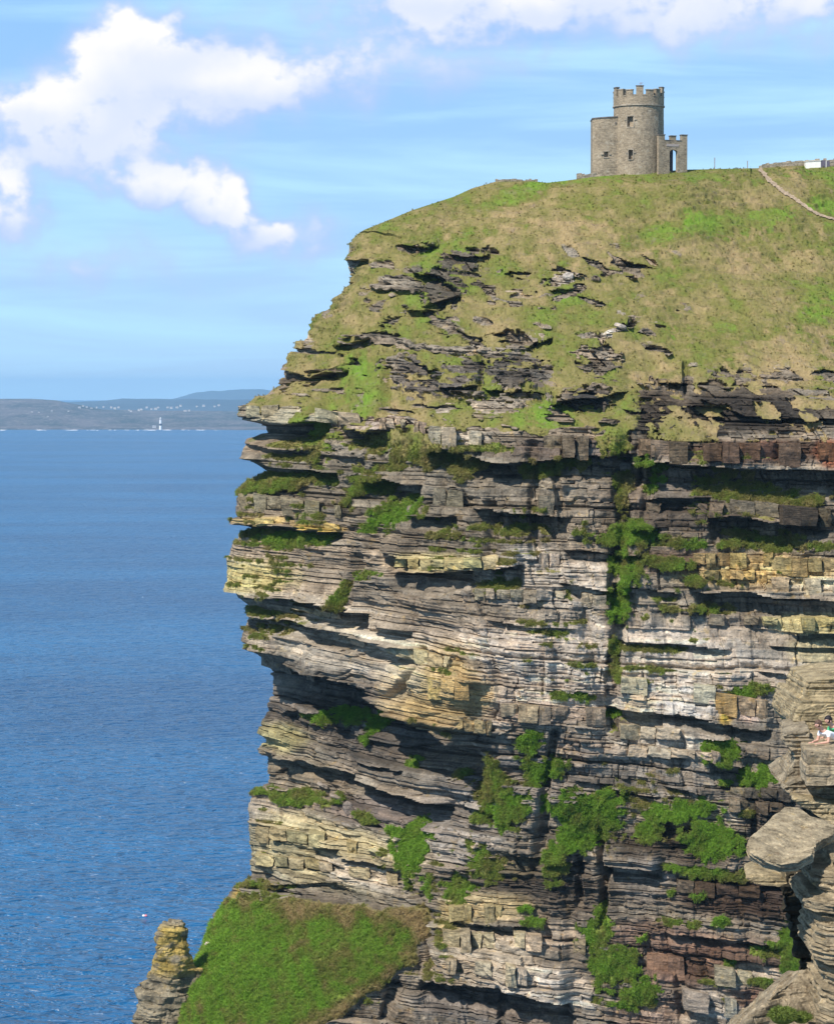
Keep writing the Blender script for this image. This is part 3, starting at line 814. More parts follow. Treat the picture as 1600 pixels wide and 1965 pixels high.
turf_rel = 0.26 * fbm(X_ * 0.55 + Z_ * .2, Y * 0.2, Z_ * 0.22, 3, 83) + 0.85 * fbm(X_ * 0.13, Y * 0.13, Z_ * 0.13, 3, 81) + 0.16 * fbm(X_ * 0.55, Y * 0.5, Z_ * 0.6, 3, 85) + 0.05 * vn(X_ * 2, Y * 2, Z_ * 2, 86)
# terracettes: the steps that soil creep leaves on the steep turf
turf_rel += 0.16 * np.sin((Z_ + 1.2 * nz1) * 5.2) * upper

# the trodden path up to the skyline
PATH = np.array([(1457, 325), (1463, 332), (1474, 346), (1486, 355), (1500, 367), (1518, 378), (1535, 390), (1552, 402), (1570, 412), (1592, 420), (1640, 428)], float)
py_path = np.interp(PX, PATH[:, 0], PATH[:, 1])
onp = (PX > 1440) & (PX < 1650) & (np.abs(PY - py_path) < 22)
dpath = np.where(onp, np.abs(PY - py_path), 99)
flat = 1 - sm(4, 16, dpath)
near_tower = (1 - sm(0.8, 1.2, np.sqrt(((PX - 1225) / 130) ** 2 + ((PY - 335) / 26) ** 2)))
off += gslope * 2.2 * (1 - ((PX - 590) / 260) ** 2).clip(0, 1)
turf_rel += gslope * (1.3 * fbm(X_ * 0.10, Y * 0.08, Z_ * 0.10, 3, 281) + 0.25 * strk_)
turf_rel *= (1 - 0.85 * flat) * (1 - 0.8 * near_tower)
sky_calm = np.concatenate([np.full(NT_, 0.0), np.zeros(NS_)])[:, None]
edge_fade = 1 - np.exp(-dl / 30) * np.concatenate([np.ones(NT_), np.linspace(1, 0, 60), np.zeros(NS_ - 60)])[:, None]
turf_rel *= edge_fade

# base normals
du_ = np.gradient(B, axis=1)
dv_ = np.gradient(B, axis=0)
N0 = np.cross(du_, dv_)
N0 /= np.linalg.norm(N0, axis=2, keepdims=True) + 1e-9
N0 *= np.sign(-N0[..., 1:2] + 1e-9)
Nb = np.stack([blur(blur(N0[..., i], 8, 0), 8, 1) for i in range(3)], -1)
Nh = Nb.copy(); Nh[..., 2] = 0
Nh /= np.linalg.norm(Nh, axis=2, keepdims=True) + 1e-9
Nb /= np.linalg.norm(Nb, axis=2, keepdims=True) + 1e-9
cot = np.clip(Nb[..., 2] / (np.hypot(Nb[..., 0], Nb[..., 1]) + 1e-6), 0, 1.7)
stair = ((f2 - 0.5) * th2 * 0.35 + (f1 - 0.5) * th1 * 0.50) * cot
off_rock = off_rock + stair
silfix = (1 - np.exp(-dl / 10))[..., None]
Nh[..., 0:1] = Nh[..., 0:1] * (0.35 + 0.65 * silfix)
rk = rock[..., None]
V3 = B + Nh * off[..., None] * (0.3 + 0.7 * silfix) + Nh * (off_rock * rock)[..., None] + Nb * (turf_rel * (1 - rock))[..., None]
YM = V3[..., 1].copy()

# moss and turf settle on up-facing ledges
gv = np.cross(np.gradient(V3, axis=1), np.gradient(V3, axis=0))
gv /= np.linalg.norm(gv, axis=2, keepdims=True) + 1e-9
gv *= np.sign(-gv[..., 1:2] + 1e-9)
upf = blur(blur(gv[..., 2], 1, 0), 2, 1)
auto = sm(0.50, 0.72, upf) * sm(-0.05, 0.25, fbm(X_ * 0.08, Y * .08, Z_ * 0.10, 3, 95) + 0.25 * nz1) * rock * sm(800, 860, PY)
G2 = np.maximum(G, 0.75 * auto)
hue = np.where(auto > G, 0.5 + 0.3 * nz1, hue)
G2 = G2 * (1 - 0.0 * flat)

# wrap behind the nose and over the crest
KW = 22
wd = np.concatenate([[0.6, 1.5, 3.0], np.linspace(6, 150, KW - 3)])
bdir_side = np.array([0.42, 1.0, 0.0]) / math.hypot(0.42, 1)
bdir_top = np.array([0.10, 1.0, 0.0])
kk = np.concatenate([np.zeros(NT_ - 60), np.linspace(0, 1, 60), np.ones(NS_)])[:, None]
bd = bdir_top * (1 - kk) + bdir_side * kk
wrapP = V3[:, :1, :] + bd[:, None, :] * wd[None, :, None]
nzw = fbm(wrapP[..., 0] * .08, wrapP[..., 1] * .08, wrapP[..., 2] * .15, 3, 44)
wrapP[..., 0] += nzw * 3.0 * kk * np.minimum(wd / 20, 1)
wrapP[..., 2] += (-0.35 * np.minimum(wd, 12) - 0.3) * (1 - kk) + 0 * nzw
wrapP = wrapP[:, ::-1]
def ext(Afield, v=None):
    first = np.repeat(Afield[:, :1], KW, axis=1)
    return np.concatenate([first, Afield], 1)
V3 = np.concatenate([wrapP, V3], 1)
Tx, Gx, Hx, Sx = ext(T), ext(G2), ext(hue), ext(soil)
Bsx, Btx = ext(s_m), ext(ts)
# down to the water, below what the photograph shows
KD = 34
zt = np.linspace(0, 1, KD + 1)[1:]
last = V3[-1]
dn = last[None] + np.zeros((KD, 1, 1))
dn[..., 2] = last[None, :, 2] * (1 - zt[:, None]) - 0.6 * zt[:, None]
nd = fbm(dn[..., 0] * .09, dn[..., 1] * .09, dn[..., 2] * .2, 3, 46)
dn[..., 1] -= (zt[:, None] * 16 + nd * 3.0 * np.minimum(1, zt[:, None] * 6))
V3 = np.concatenate([V3, dn], 0)
def extd(A): return np.concatenate([A, np.repeat(A[-1:], KD, 0)], 0)
Tx, Gx, Hx, Sx, Bsx, Btx = map(extd, (Tx, Gx, Hx, Sx, Bsx, Btx))
Btx[-KD:] = V3[-KD:, :, 2]
Gx[-KD:] *= 0.0
nr, nc = V3.shape[:2]
idx = np.arange(nr * nc).reshape(nr, nc)
fc = np.stack([idx[:-1, :-1], idx[1:, :-1], idx[1:, 1:], idx[:-1, 1:]], -1).reshape(-1, 4)
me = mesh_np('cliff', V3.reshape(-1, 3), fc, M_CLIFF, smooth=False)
def addc(me, name, arr):
    at = me.attributes.new(name, 'FLOAT_COLOR', 'POINT')
    a4 = np.ones((arr.reshape(-1, 3).shape[0], 4), np.float32); a4[:, :3] = arr.reshape(-1, 3)
    at.data.foreach_set('color', a4.ravel())
def addv(me, name, arr):
    at = me.attributes.new(name, 'FLOAT_VECTOR', 'POINT')
    at.data.foreach_set('vector', np.ascontiguousarray(arr.reshape(-1, 3), np.float32).ravel())
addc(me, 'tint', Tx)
addv(me, 'bedco', np.stack([Bsx, 0 * Bsx, Btx], -1))
addv(me, 'turf', np.stack([Gx, Hx, Sx], -1))
cliff = bpy.data.objects.new('cliff', me)
COL.objects.link(cliff)
tag(cliff, 'tall layered sea cliff headland with a grassy top slope', kind='structure')


def surf(px, py):
    """row, column of the headland sheet seen in direction (px, py)"""
    c = NCM // 2
    r = 0
    if py < 460:
        sub = (PX[:NT_ + 40] - px) ** 2 + (PY[:NT_ + 40] - py) ** 2
        return divmod(int(np.argmin(sub)), PX.shape[1])
    for _ in range(4):
        r = int(np.clip(np.searchsorted(PY[:, c], py), 0, rows - 1))
        c = int(np.clip(np.searchsorted(PX[r], px), 0, PX.shape[1] - 1))
    return r, c


def surf_pt(px, py):
    r, c = surf(px, py)
    return Vector(V3[r, c + KW].tolist()), Vector(Nb[r, c].tolist())


# ---- path, a thin sheet lying on the turf ---------------------------------------------------------
M_PATH = plain('trodden_earth', (0.34, 0.26, 0.18), 0.95, 2.5, 0.3, 0.5, 0.1)
bm = bmesh.new()
prev = None
seg = 90
tt = np.linspace(0, 1, seg)
cum_ = np.concatenate([[0], np.cumsum(np.hypot(*np.diff(PATH, axis=0).T))]); cum_ /= cum_[-1]
ppx = np.interp(tt, cum_, PATH[:, 0]); ppy = np.interp(tt, cum_, PATH[:, 1])
for i in range(seg):
    hwid = (3.2 + 1.5 * (1 - tt[i])) * (0.8 + 0.35 * math.sin(i * 1.7) * math.sin(i * 0.6))
    ring = []
    for q in (-1, -0.33, 0.33, 1):
        pt, nn = surf_pt(ppx[i] + q * hwid * 0.75, ppy[i] - q * hwid * 0.62)
        ring.append(bm.verts.new(pt + nn * 0.16))
    if prev:
        for q in range(3):
            bm.faces.new((prev[q], prev[q + 1], ring[q + 1], ring[q]))
    prev = ring
o = from_bm('path', bm, M_PATH, smooth=True)
tag(o, 'narrow bare earth path climbing the turf to the skyline right of the tower', kind='structure')

# ------------------------------------------------------------------ grass, tufts spread over the turf
def make_tufts():
    tcol = []
    for k in range(4):
        r = random.Random(50 + k)
        vs, fs = [], []
        for b in range(18):
            an = r.uniform(0, 2 * math.pi)
            ln = r.uniform(0.5, 1.0)
            lean = r.uniform(0.15, 0.9)
            wdt = r.uniform(0.028, 0.05)
            ox, oy = r.uniform(-.3, .3), r.uniform(-.3, .3)
            dx, dy = math.cos(an), math.sin(an)
            sx, sy = -dy * wdt, dx * wdt
            n = len(vs)
            p1 = (ox + dx * lean * ln * .35, oy + dy * lean * ln * .35, ln * .6)
            p2 = (ox + dx * lean * ln, oy + dy * lean * ln, ln * (1 - lean * .35))
            vs += [(ox - sx, oy - sy, -0.1), (ox + sx, oy + sy, -0.1), (p1[0] + sx, p1[1] + sy, p1[2]), (p1[0] - sx, p1[1] - sy, p1[2]), p2]
            fs += [(n, n + 1, n + 2, n + 3), (n + 3, n + 2, n + 4)]
        me_ = bpy.data.meshes.new('grass_tuft')
        me_.from_pydata(vs, [], fs)
        me_.materials.append(M_BLADE)
        tcol.append(me_)
    return tcol


TUFTS = make_tufts()
cc_ = bpy.data.collections.new('grass_tuft_shapes')
tuft_objs = []
for me_ in TUFTS:
    to = bpy.data.objects.new('grass_tuft', me_)
    cc_.objects.link(to)
    tuft_objs.append(to)


def scatter_tree():
    ng = bpy.data.node_groups.new('scatter_tufts', 'GeometryNodeTree')
    ng.interface.new_socket('Geometry', in_out='INPUT', socket_type='NodeSocketGeometry')
    ng.interface.new_socket('Geometry', in_out='OUTPUT', socket_type='NodeSocketGeometry')
    gi = ng.nodes.new('NodeGroupInput'); go = ng.nodes.new('NodeGroupOutput')
    m2p = ng.nodes.new('GeometryNodeMeshToPoints')
    iop = ng.nodes.new('GeometryNodeInstanceOnPoints')
    ci = ng.nodes.new('GeometryNodeCollectionInfo')
    ci.inputs['Collection'].default_value = cc_
    ci.inputs['Separate Children'].default_value = True
    ci.inputs['Reset Children'].default_value = True
    def attr(nm, typ):
        a_ = ng.nodes.new('GeometryNodeInputNamedAttribute')
        a_.data_type = typ
        a_.inputs['Name'].default_value = nm
        return [s for s in a_.outputs if s.enabled and s.name == 'Attribute'][0]
    ng.links.new(gi.outputs[0], m2p.inputs[0])
    ng.links.new(m2p.outputs[0], iop.inputs['Points'])
    ng.links.new(ci.outputs[0], iop.inputs['Instance'])
    iop.inputs['Pick Instance'].default_value = True
    ng.links.new(attr('pick', 'INT'), iop.inputs['Instance Index'])
    ng.links.new(attr('rot', 'FLOAT_VECTOR'), iop.inputs['Rotation'])
    ng.links.new(attr('scl', 'FLOAT'), iop.inputs['Scale'])
    ng.links.new(iop.outputs[0], go.inputs[0])
    return ng


NG = scatter_tree()


def scatter(name, pts, nrm, hue_, scl, label, kind='stuff', parent=None):
    n = len(pts)
    me_ = bpy.data.meshes.new(name)
    me_.vertices.add(n)
    me_.vertices.foreach_set('co', np.ascontiguousarray(pts, np.float32).ravel())
    # tilt so that the tuft's up axis follows the given normal, plus a spin
    nx, ny, nz_ = nrm[:, 0], nrm[:, 1], nrm[:, 2]
    tilt = np.arccos(np.clip(nz_, -1, 1))
    azm = np.arctan2(ny, nx)
    rot = np.stack([0 * tilt, tilt, azm], -1)
    at = me_.attributes.new('rot', 'FLOAT_VECTOR', 'POINT'); at.data.foreach_set('vector', np.ascontiguousarray(rot, np.float32).ravel())
    at = me_.attributes.new('scl', 'FLOAT', 'POINT'); at.data.foreach_set('value', np.ascontiguousarray(scl, np.float32))
    at = me_.attributes.new('hue', 'FLOAT', 'POINT'); at.data.foreach_set('value', np.ascontiguousarray(hue_, np.float32))
    at = me_.attributes.new('pick', 'INT', 'POINT'); at.data.foreach_set('value', RNG.integers(0, 4, n).astype(np.int32))
    o = bpy.data.objects.new(name, me_)
    COL.objects.link(o)
    md = o.modifiers.new('scatter', 'NODES')
    md.node_group = NG
    me_.materials.append(M_BLADE)
    tag(o, label, 'grass' if parent is None else None, kind=kind)
    if parent: o.parent = parent
    return o


area = np.linalg.norm(np.cross(np.gradient(V3[:rows, KW:], axis=1), np.gradient(V3[:rows, KW:], axis=0)), axis=2)
area = np.minimum(area, 0.4)
inview = (PX < 1640) & (PY < 1990)
wgt = area * sm(0.5, 0.8, G2) * inview * (1 + 1.3 * sm(840, 900, PY)) * (1 - flat) * sm(-0.35, 0.1, nz2 + 0.3)
wgt *= (1 - np.clip(bare, 0, 1)) * (0.10 + 0.90 * sm(810, 870, PY))
pr = (wgt / wgt.sum()).ravel()
NTUFT = 130000
pick = RNG.choice(pr.size, NTUFT, p=pr)
vp = V3[:rows, KW:].reshape(-1, 3)[pick] + RNG.normal(0, 0.06, (NTUFT, 3))
low = sm(840, 900, PY).ravel()[pick]
nbp = Nb.reshape(-1, 3)[pick]
nn = nbp * 0.55 + np.array([-0.12, -0.10, -0.55]) * (1 - 0.75 * sm(.8, .97, nbp[:, 2:3])) * (1 - 0.8 * low[:, None]) + np.array([0, 0, .15]) * low[:, None] + RNG.normal(0, 0.20, (NTUFT, 3))
nn /= np.linalg.norm(nn, axis=1, keepdims=True)
hh = hue.ravel()[pick] + RNG.normal(0, 0.05, NTUFT)
scl = (0.14 + 0.26 * RNG.random(NTUFT) ** 3) * (1 + 0.9 * low)
scatter('grass', vp, nn, np.clip(hh, 0, 1), scl, 'rough green and straw coloured grass covering the headland slope and ledges')

# ------------------------------------------------------------------ single blocks standing out of the beds
def block_mesh(name, front, depth, seed, matl, col, nx=4, nz=3, rough=0.10, bev=0.12):
    """front = four world corners (tl, tr, br, bl); depth vector; a rough hewn block with rounded arrises"""
    r = np.random.default_rng(seed)
    tl, tr, br, bl = [np.array(v) for v in front]
    dep = np.array(depth)
    us = np.linspace(0, 1, nx + 1); vs_ = np.linspace(0, 1, nz + 1)
    us = us + np.where((us > 0) & (us < 1), r.normal(0, .05, nx + 1), 0)
    g = np.empty((nz + 1, nx + 1, 3))
    for j, v in enumerate(vs_):
        for i, u in enumerate(us):
            g[j, i] = (tl * (1 - u) + tr * u) * (1 - v) + (bl * (1 - u) + br * u) * v
    nrm = np.cross(tr - tl, bl - tl); nrm /= np.linalg.norm(nrm)
    if np.dot(nrm, dep) > 0: nrm = -nrm
    inner = np.ones((nz + 1, nx + 1)); inner[0] = inner[-1] = 0; inner[:, 0] = inner[:, -1] = 0
    g += nrm * (rough * r.normal(0, 1, (nz + 1, nx + 1)) + bev * inner)[..., None]
    g += r.normal(0, rough * .45, g.shape)
    back = g.copy() + dep * 1.0
    n = (nz + 1) * (nx + 1)
    co = np.concatenate([g.reshape(-1, 3), back[[0, 0, -1, -1], [0, -1, -1, 0]]])
    I = np.arange(n).reshape(nz + 1, nx + 1)
    fs = [(I[j, i], I[j + 1, i], I[j + 1, i + 1], I[j, i + 1]) for j in range(nz) for i in range(nx)]
    b0, b1, b2, b3 = n, n + 1, n + 2, n + 3
    fs.append(tuple(list(I[0, :]) + [b1, b0]))
    fs.append(tuple(list(I[-1, ::-1]) + [b3, b2]))
    fs.append(tuple(list(I[::-1, 0]) + [b0, b3]))
    fs.append(tuple(list(I[:, -1]) + [b2, b1]))
    me_ = bpy.data.meshes.new(name)
    me_.from_pydata(co.tolist(), [], [tuple(int(q) for q in f) for f in fs])
    me_.materials.append(matl)
    at = me_.attributes.new('tint', 'FLOAT_COLOR', 'POINT')
    at.data.foreach_set('color', np.tile(np.array(list(col) + [1.0], np.float32), len(co)))
    o = bpy.data.objects.new(name, me_)
    COL.objects.link(o)
    return o


Tb = T
COURSES = [  # polyline of the top edge, height px, block width px (lo, hi), proud m, colour or None
    ([(472, 780), (560, 776), (640, 788), (725, 800)], 26, (22, 46), 1.0, (.36, .33, .25)),
    ([(728, 800), (800, 808), (820, 812)], 22, (9, 15), .5, (.36, .31, .27)),
    ([(822, 816), (880, 822), (930, 830)], 40, (20, 30), .7, (.38, .35, .29)),
    ([(1000, 836), (1100, 836), (1225, 842)], 42, (20, 36), .7, (.17, .145, .125)),
    ([(1226, 842), (1330, 850), (1480, 850), (1655, 852)], 46, (22, 44), .7, (.15, .11, .09)),
    ([(455, 946), (520, 950), (600, 962), (650, 972)], 36, (26, 48), .5, (.31, .28, .20)),
    ([(458, 996), (540, 996), (650, 1006)], 13, (26, 44), .5, (.42, .34, .17)),
    ([(756, 1074), (850, 1074), (960, 1068)], 22, (18, 40), 1.0, (.38, .33, .19)),
    ([(880, 1130), (960, 1132), (1060, 1134), (1160, 1142)], 24, (18, 34), .5, (.34, .31, .27)),
    ([(1010, 1060), (1070, 1064)], 28, (16, 24), .6, (.46, .42, .36)),
    ([(1330, 1062), (1480, 1062)], 26, (20, 34), .35, (.42, .32, .15)),
    ([(1350, 1094), (1480, 1096)], 24, (18, 30), .45, (.42, .33, .17)),
    ([(1480, 1070), (1655, 1074)], 34, (26, 44), .5, (.14, .11, .085)),
    ([(1480, 1108), (1655, 1112)], 30, (22, 40), .6, (.44, .38, .28)),
    ([(1330, 1176), (1460, 1184)], 22, (26, 36), .35, (.26, .23, .20)),
    ([(1462, 1184), (1655, 1188)], 24, (26, 44), .6, (.36, .31, .16)),
    ([(1190, 1300), (1300, 1310), (1370, 1318)], 44, (30, 54), .5, (.48, .43, .35)),
    ([(1372, 1330), (1470, 1345)], 46, (22, 44), .6, (.40, .30, .20)),
    ([(960, 1350), (1060, 1356), (1165, 1362)], 34, (24, 44), .35, (.32, .25, .20)),
    ([(1190, 1392), (1300, 1400), (1400, 1416)], 26, (26, 50), .3, (.45, .41, .35)),
    ([(820, 1300), (900, 1306)], 40, (22, 38), .5, (.42, .32, .14)),
    ([(862, 1380), (940, 1384)], 26, (16, 28), .7, (.42, .33, .17)),
    ([(1205, 1430), (1380, 1446)], 22, (28, 50), .3, (.38, .33, .27)),
    ([(490, 1590), (600, 1600), (680, 1620)], 26, (24, 44), .35, (.33, .29, .18)),
    ([(490, 1640), (620, 1655), (760, 1680)], 24, (24, 44), .35, (.33, .30, .20)),
    ([(860, 1740), (960, 1740)], 38, (16, 30), .6, (.38, .31, .17)),
    ([(850, 1790), (960, 1796)], 40, (18, 34), .4, (.37, .31, .24)),
    ([(985, 1790), (1120, 1806)], 34, (18, 34), .4, (.33, .28, .22)),
    ([(820, 1842), (920, 1846), (1010, 1862)], 34, (20, 38), .5, (.36, .31, .26)),
    ([(1240, 1830), (1330, 1842)], 40, (26, 44), .4, (.31, .21, .16)),
    ([(1370, 1856), (1470, 1872)], 34, (28, 48), .45, (.40, .36, .30)),
    ([(1310, 1900), (1410, 1920)], 34, (30, 50), .4, (.36, .33, .28)),
    ([(1400, 1510), (1540, 1520)], 22, (20, 34), .6, (.12, .105, .09)),
    ([(1400, 1534), (1530, 1546)], 22, (20, 34), .5, (.12, .10, .085)),
    ([(1300, 1690), (1480, 1706)], 26, (26, 46), .4, (.095, .075, .06)),
    ([(1010, 948), (1110, 952)], 34, (20, 32), .6, (.20, .18, .16)),
    ([(830, 936), (900, 944)], 36, (22, 34), .7, (.22, .195, .165)),
    ([(1240, 966), (1400, 966)], 26, (24, 44), .4, (.17, .145, .12)),
    ([(1400, 958), (1500, 966)], 34, (40, 60), .8, (.21, .18, .155)),
    ([(1500, 972), (1590, 976)], 36, (60, 80), 1.4, (.12, .10, .085)),
    ([(760, 1240), (860, 1262)], 24, (24, 40), .4, (.42, .39, .33)),
    ([(500, 1252), (600, 1282)], 26, (24, 44), .6, (.40, .35, .31)),
    ([(640, 1205), (760, 1245)], 20, (28, 46), .8, (.42, .39, .34)),
    ([(560, 1160), (650, 1180)], 12, (30, 50), .7, (.38, .36, .26)),
]
pid = 0
rb = random.Random(3)
for pl, hpx, (w0, w1), proud, colr in COURSES:
    pl = np.array(pl, float)
    x = pl[0, 0]
    while x < pl[-1, 0] - 6:
        wpx = min(rb.uniform(w0, w1), pl[-1, 0] - x + 4)
        if wpx < 7: break
        if rb.random() < 0.24:
            x += wpx; continue
        y0 = np.interp(x, pl[:, 0], pl[:, 1]); y1 = np.interp(x + wpx, pl[:, 0], pl[:, 1])
        hh_ = hpx * rb.uniform(0.62, 1.10)
        g = 1.0
        ys, cs = [], []
        for fx_ in (0.25, 0.75):
            for fy_ in (0.3, 0.7):
                r_, c_ = surf(x + wpx * fx_, (y0 + y1) / 2 + hh_ * fy_)
                ys.append(YM[r_, c_]); cs.append(T[r_, c_])
        yb = float(np.min(ys))
        yb = min(yb, np.median(ys) - 0.1)
        pj = proud * rb.uniform(0.15, 1.15)
        # the course follows the face: one end may lie farther than the other
        sl = (YM[surf(x + wpx, y0 + hh_ / 2)] - YM[surf(x, y0 + hh_ / 2)])
        sl = float(np.clip(sl, -1.2, 1.2)) * 0.5
        Yc = yb - pj
        jit = lambda: rb.uniform(-1.3, 1.3)
        fr = [W(x + g + jit(), y0 + jit(), Yc - sl), W(x + wpx - g + jit(), y1 + jit(), Yc + sl), W(x + wpx - g + jit(), y1 + hh_ + jit(), Yc + sl + rb.uniform(-.1, .25)), W(x + g + jit(), y0 + hh_ + jit(), Yc - sl + rb.uniform(-.1, .25))]
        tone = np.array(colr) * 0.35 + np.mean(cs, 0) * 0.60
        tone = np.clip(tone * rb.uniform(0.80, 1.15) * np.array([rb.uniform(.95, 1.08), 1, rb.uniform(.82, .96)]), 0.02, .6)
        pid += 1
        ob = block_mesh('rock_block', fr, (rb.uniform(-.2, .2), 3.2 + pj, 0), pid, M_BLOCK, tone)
        ob.parent = cliff
        x += wpx
print('rock blocks', pid)
#@@PART2
# ------------------------------------------------------------------ the round tower on the crest
M_STONE = None


def masonry(name, base, scale=1.0):
    m, t, b = mat(name)
    pos = t.new('ShaderNodeNewGeometry').outputs['Position']
    br = t.noise(t.vmul(pos, (2.2, 2.2, 4.6)), 1.0, 3, 0.7)
    blot = t.noise(pos, 0.55, 5, 0.6)
    grain = t.noise(t.vmul(pos, (1, 1, 1.8)), 6.0, 4, 0.7)
    v = t.m('ADD', t.m('ADD', t.m('MULTIPLY', br, 0.8), t.m('MULTIPLY', blot, 0.5)), t.m('MULTIPLY', grain, 0.5))
    c = t.mix(1.0, base + (1,), t.ramp(v, 0.66, 1.18, 0.42, 1.5, smooth=False), blend='MULTIPLY')
    c = t.mix(t.ramp(t.noise(t.vadd(pos, (5, 5, 5)), 0.9, 5, 0.7), 0.56, 0.68, 0, 0.5), c, (0.50, 0.45, 0.36, 1))
    c = t.mix(t.ramp(t.noise(t.vadd(pos, (15, 5, 5)), 1.8, 4, 0.7), 0.64, 0.7, 0, 0.7), c, (0.10, 0.085, 0.07, 1))
    t.put(b.inputs['Base Color'], c)
    b.inputs['Roughness'].default_value = 0.92
    t.l.new(bump(t, v, 0.8, 0.12), b.inputs['Normal'])
    return m


M_STONE = masonry('rubble_masonry', (0.325, 0.265, 0.188))
M_DRESS = masonry('dressed_stone', (0.36, 0.31, 0.24))
M_COPE = plain('weathered_coping', (0.15, 0.135, 0.125), 0.9, 3.0, 0.3, 0.4, 0.05)
M_PLAQUE = plain('pale_plaque', (0.36, 0.31, 0.28), 0.8, 5.0, 0.1, 0.2, 0.02)
M_WOOD = plain('dark_tarred_wood', (0.035, 0.035, 0.05), 0.8, 6.0, 0.3, 0.3, 0.02)
M_IRON = plain('grey_painted_iron', (0.30, 0.26, 0.27), 0.6, 6.0, 0.2, 0.1, 0.01)


def bm_box(bm, x0, x1, y0, y1, z0, z1, jit=0.0, rr=None):
    vs = [bm.verts.new((x, y, z)) for z in (z0, z1) for y in (y0, y1) for x in (x0, x1)]
    if jit:
        for v in vs: v.co += Vector((rr.uniform(-jit, jit), rr.uniform(-jit, jit), rr.uniform(-jit, jit)))
    for f in ((0, 1, 3, 2), (4, 6, 7, 5), (0, 4, 5, 1), (2, 3, 7, 6), (0, 2, 6, 4), (1, 5, 7, 3)):
        bm.faces.new([vs[i] for i in f])
    return vs


YT0 = 386.5
KPX = YT0 / F


def tz(py): return float(W(1225, py, YT0)[2])
def tx(px): return float(W(px, 250, YT0)[0])


tower = empty('stone_tower', (tx(1225), YT0, tz(338)))
tag(tower, 'round grey stone watchtower with stepped battlements on the cliff crest', 'tower')
TX, TY, TZ = tower.location


def rel(px=None, py=None):
    return tx(px) - TX if px is not None else tz(py) - TZ


R0, R1 = 3.80, 3.66
ztop = rel(py=206)
zpar = rel(py=188)
# drum wall, with real openings cut for the two blind windows
NA, wins = 120, [(1206, 227, 247, 0.95), (1207, 291, 309, 0.62)]


def ang_of(px): return math.asin(max(-1, min(1, (px - 1225) * KPX / R1)))


bm = bmesh.new()
zr = sorted(set([-2.5, ztop] + [rel(py=p) for w_ in wins for p in (w_[1], w_[2])] + list(np.linspace(-2, ztop - .3, 16))))
# angles: 0 faces the viewer (-Y); positive to +X
angs = set(np.linspace(-math.pi, math.pi, NA, endpoint=False))
wa = []
for px, y0, y1, ww in wins:
    a0 = ang_of(px); hw = ww / 2 / R1
    wa.append((a0 - hw, a0 + hw, rel(py=y1), rel(py=y0)))
    angs = {q for q in angs if not (a0 - hw - .03 < q < a0 + hw + .03)}
    angs |= {a0 - hw, a0 + hw}
angs = sorted(angs)


def rad(z): return R0 + (R1 - R0) * min(1, max(0, z / ztop))


def cyl(aa, r, z): return Vector((r * math.sin(aa), -r * math.cos(aa), z))


vg = [[bm.verts.new(cyl(aa, rad(z) + 0.02 * math.sin(aa * 31 + z * 7), z)) for aa in angs] for z in zr]
n = len(angs)
for j in range(len(zr) - 1):
    for i in range(n):
        a0, a1 = angs[i], angs[(i + 1) % n]
        zc = (zr[j] + zr[j + 1]) / 2; ac = (a0 + a1) / 2 if a1 > a0 else a0 + 0.001
        if any(p[0] < ac < p[1] and p[2] < zc < p[3] for p in wa): continue
        bm.faces.new((vg[j][i], vg[j][(i + 1) % n], vg[j + 1][(i + 1) % n], vg[j + 1][i]))
from_bm('drum', bm, M_STONE, tower, smooth=True)
for (a0, a1, z0, z1), (px, y0, y1, ww) in zip(wa, wins):
    # recess: jambs, sill, head, and the blocked-up back
    bm = bmesh.new()
    ri = R1 - 0.55
    f = [cyl(a0, rad(z0) - .03, z0), cyl(a1, rad(z0) - .03, z0), cyl(a1, rad(z1) - .03, z1), cyl(a0, rad(z1) - .03, z1)]
    g = [cyl(a0, ri, z0), cyl(a1, ri, z0), cyl(a1, ri, z1), cyl(a0, ri, z1)]
    fv = [bm.verts.new(v) for v in f]; gv_ = [bm.verts.new(v) for v in g]
    for i in range(4):
        bm.faces.new((fv[i], fv[(i + 1) % 4], gv_[(i + 1) % 4], gv_[i]))
    bm.faces.new(gv_)
    wn = from_bm('window', bm, M_STONE, tower)
    # surround of long and short stones
    def slab(nm, aa0, aa1, zz0, zz1, pr=0.07, par=wn, m_=M_DRESS):
        b2 = bmesh.new()
        k_ = 4
        lo = [[b2.verts.new(cyl(aa0 + (aa1 - aa0) * i / k_, rad(z) + q, z)) for i in range(k_ + 1)] for z in (zz0, zz1) for q in (-0.2, pr)]
        for i in range(k_):
            b2.faces.new((lo[1][i], lo[1][i + 1], lo[3][i + 1], lo[3][i]))
            b2.faces.new((lo[0][i], lo[0][i + 1], lo[1][i + 1], lo[1][i]))
            b2.faces.new((lo[2][i], lo[2][i + 1], lo[3][i + 1], lo[3][i]))
        b2.faces.new((lo[0][0], lo[1][0], lo[3][0], lo[2][0])); b2.faces.new((lo[0][-1], lo[1][-1], lo[3][-1], lo[2][-1]))
        return from_bm(nm, b2, m_, par)
    e = 0.10 / R1 * 1.4
    slab('lintel', a0 - e, a1 + e, z1 + 0.004, z1 + 0.16)
    slab('sill', a0 - e * .6, a1 + e * .6, z0 - 0.14, z0 - 0.004)
    slab('jamb', a0 - e, a0 - .002, z0, z1)
    slab('jamb', a1 + .002, a1 + e, z0, z1)
    zl = z0 + (z1 - z0) * 0.62
    slab('lug_stone', a0 - 3.2 * e, a0 - 1.05 * e, zl, zl + 0.17, 0.12)
    slab('lug_stone', a1 + 1.05 * e, a1 + 3.2 * e, zl, zl + 0.17, 0.12)


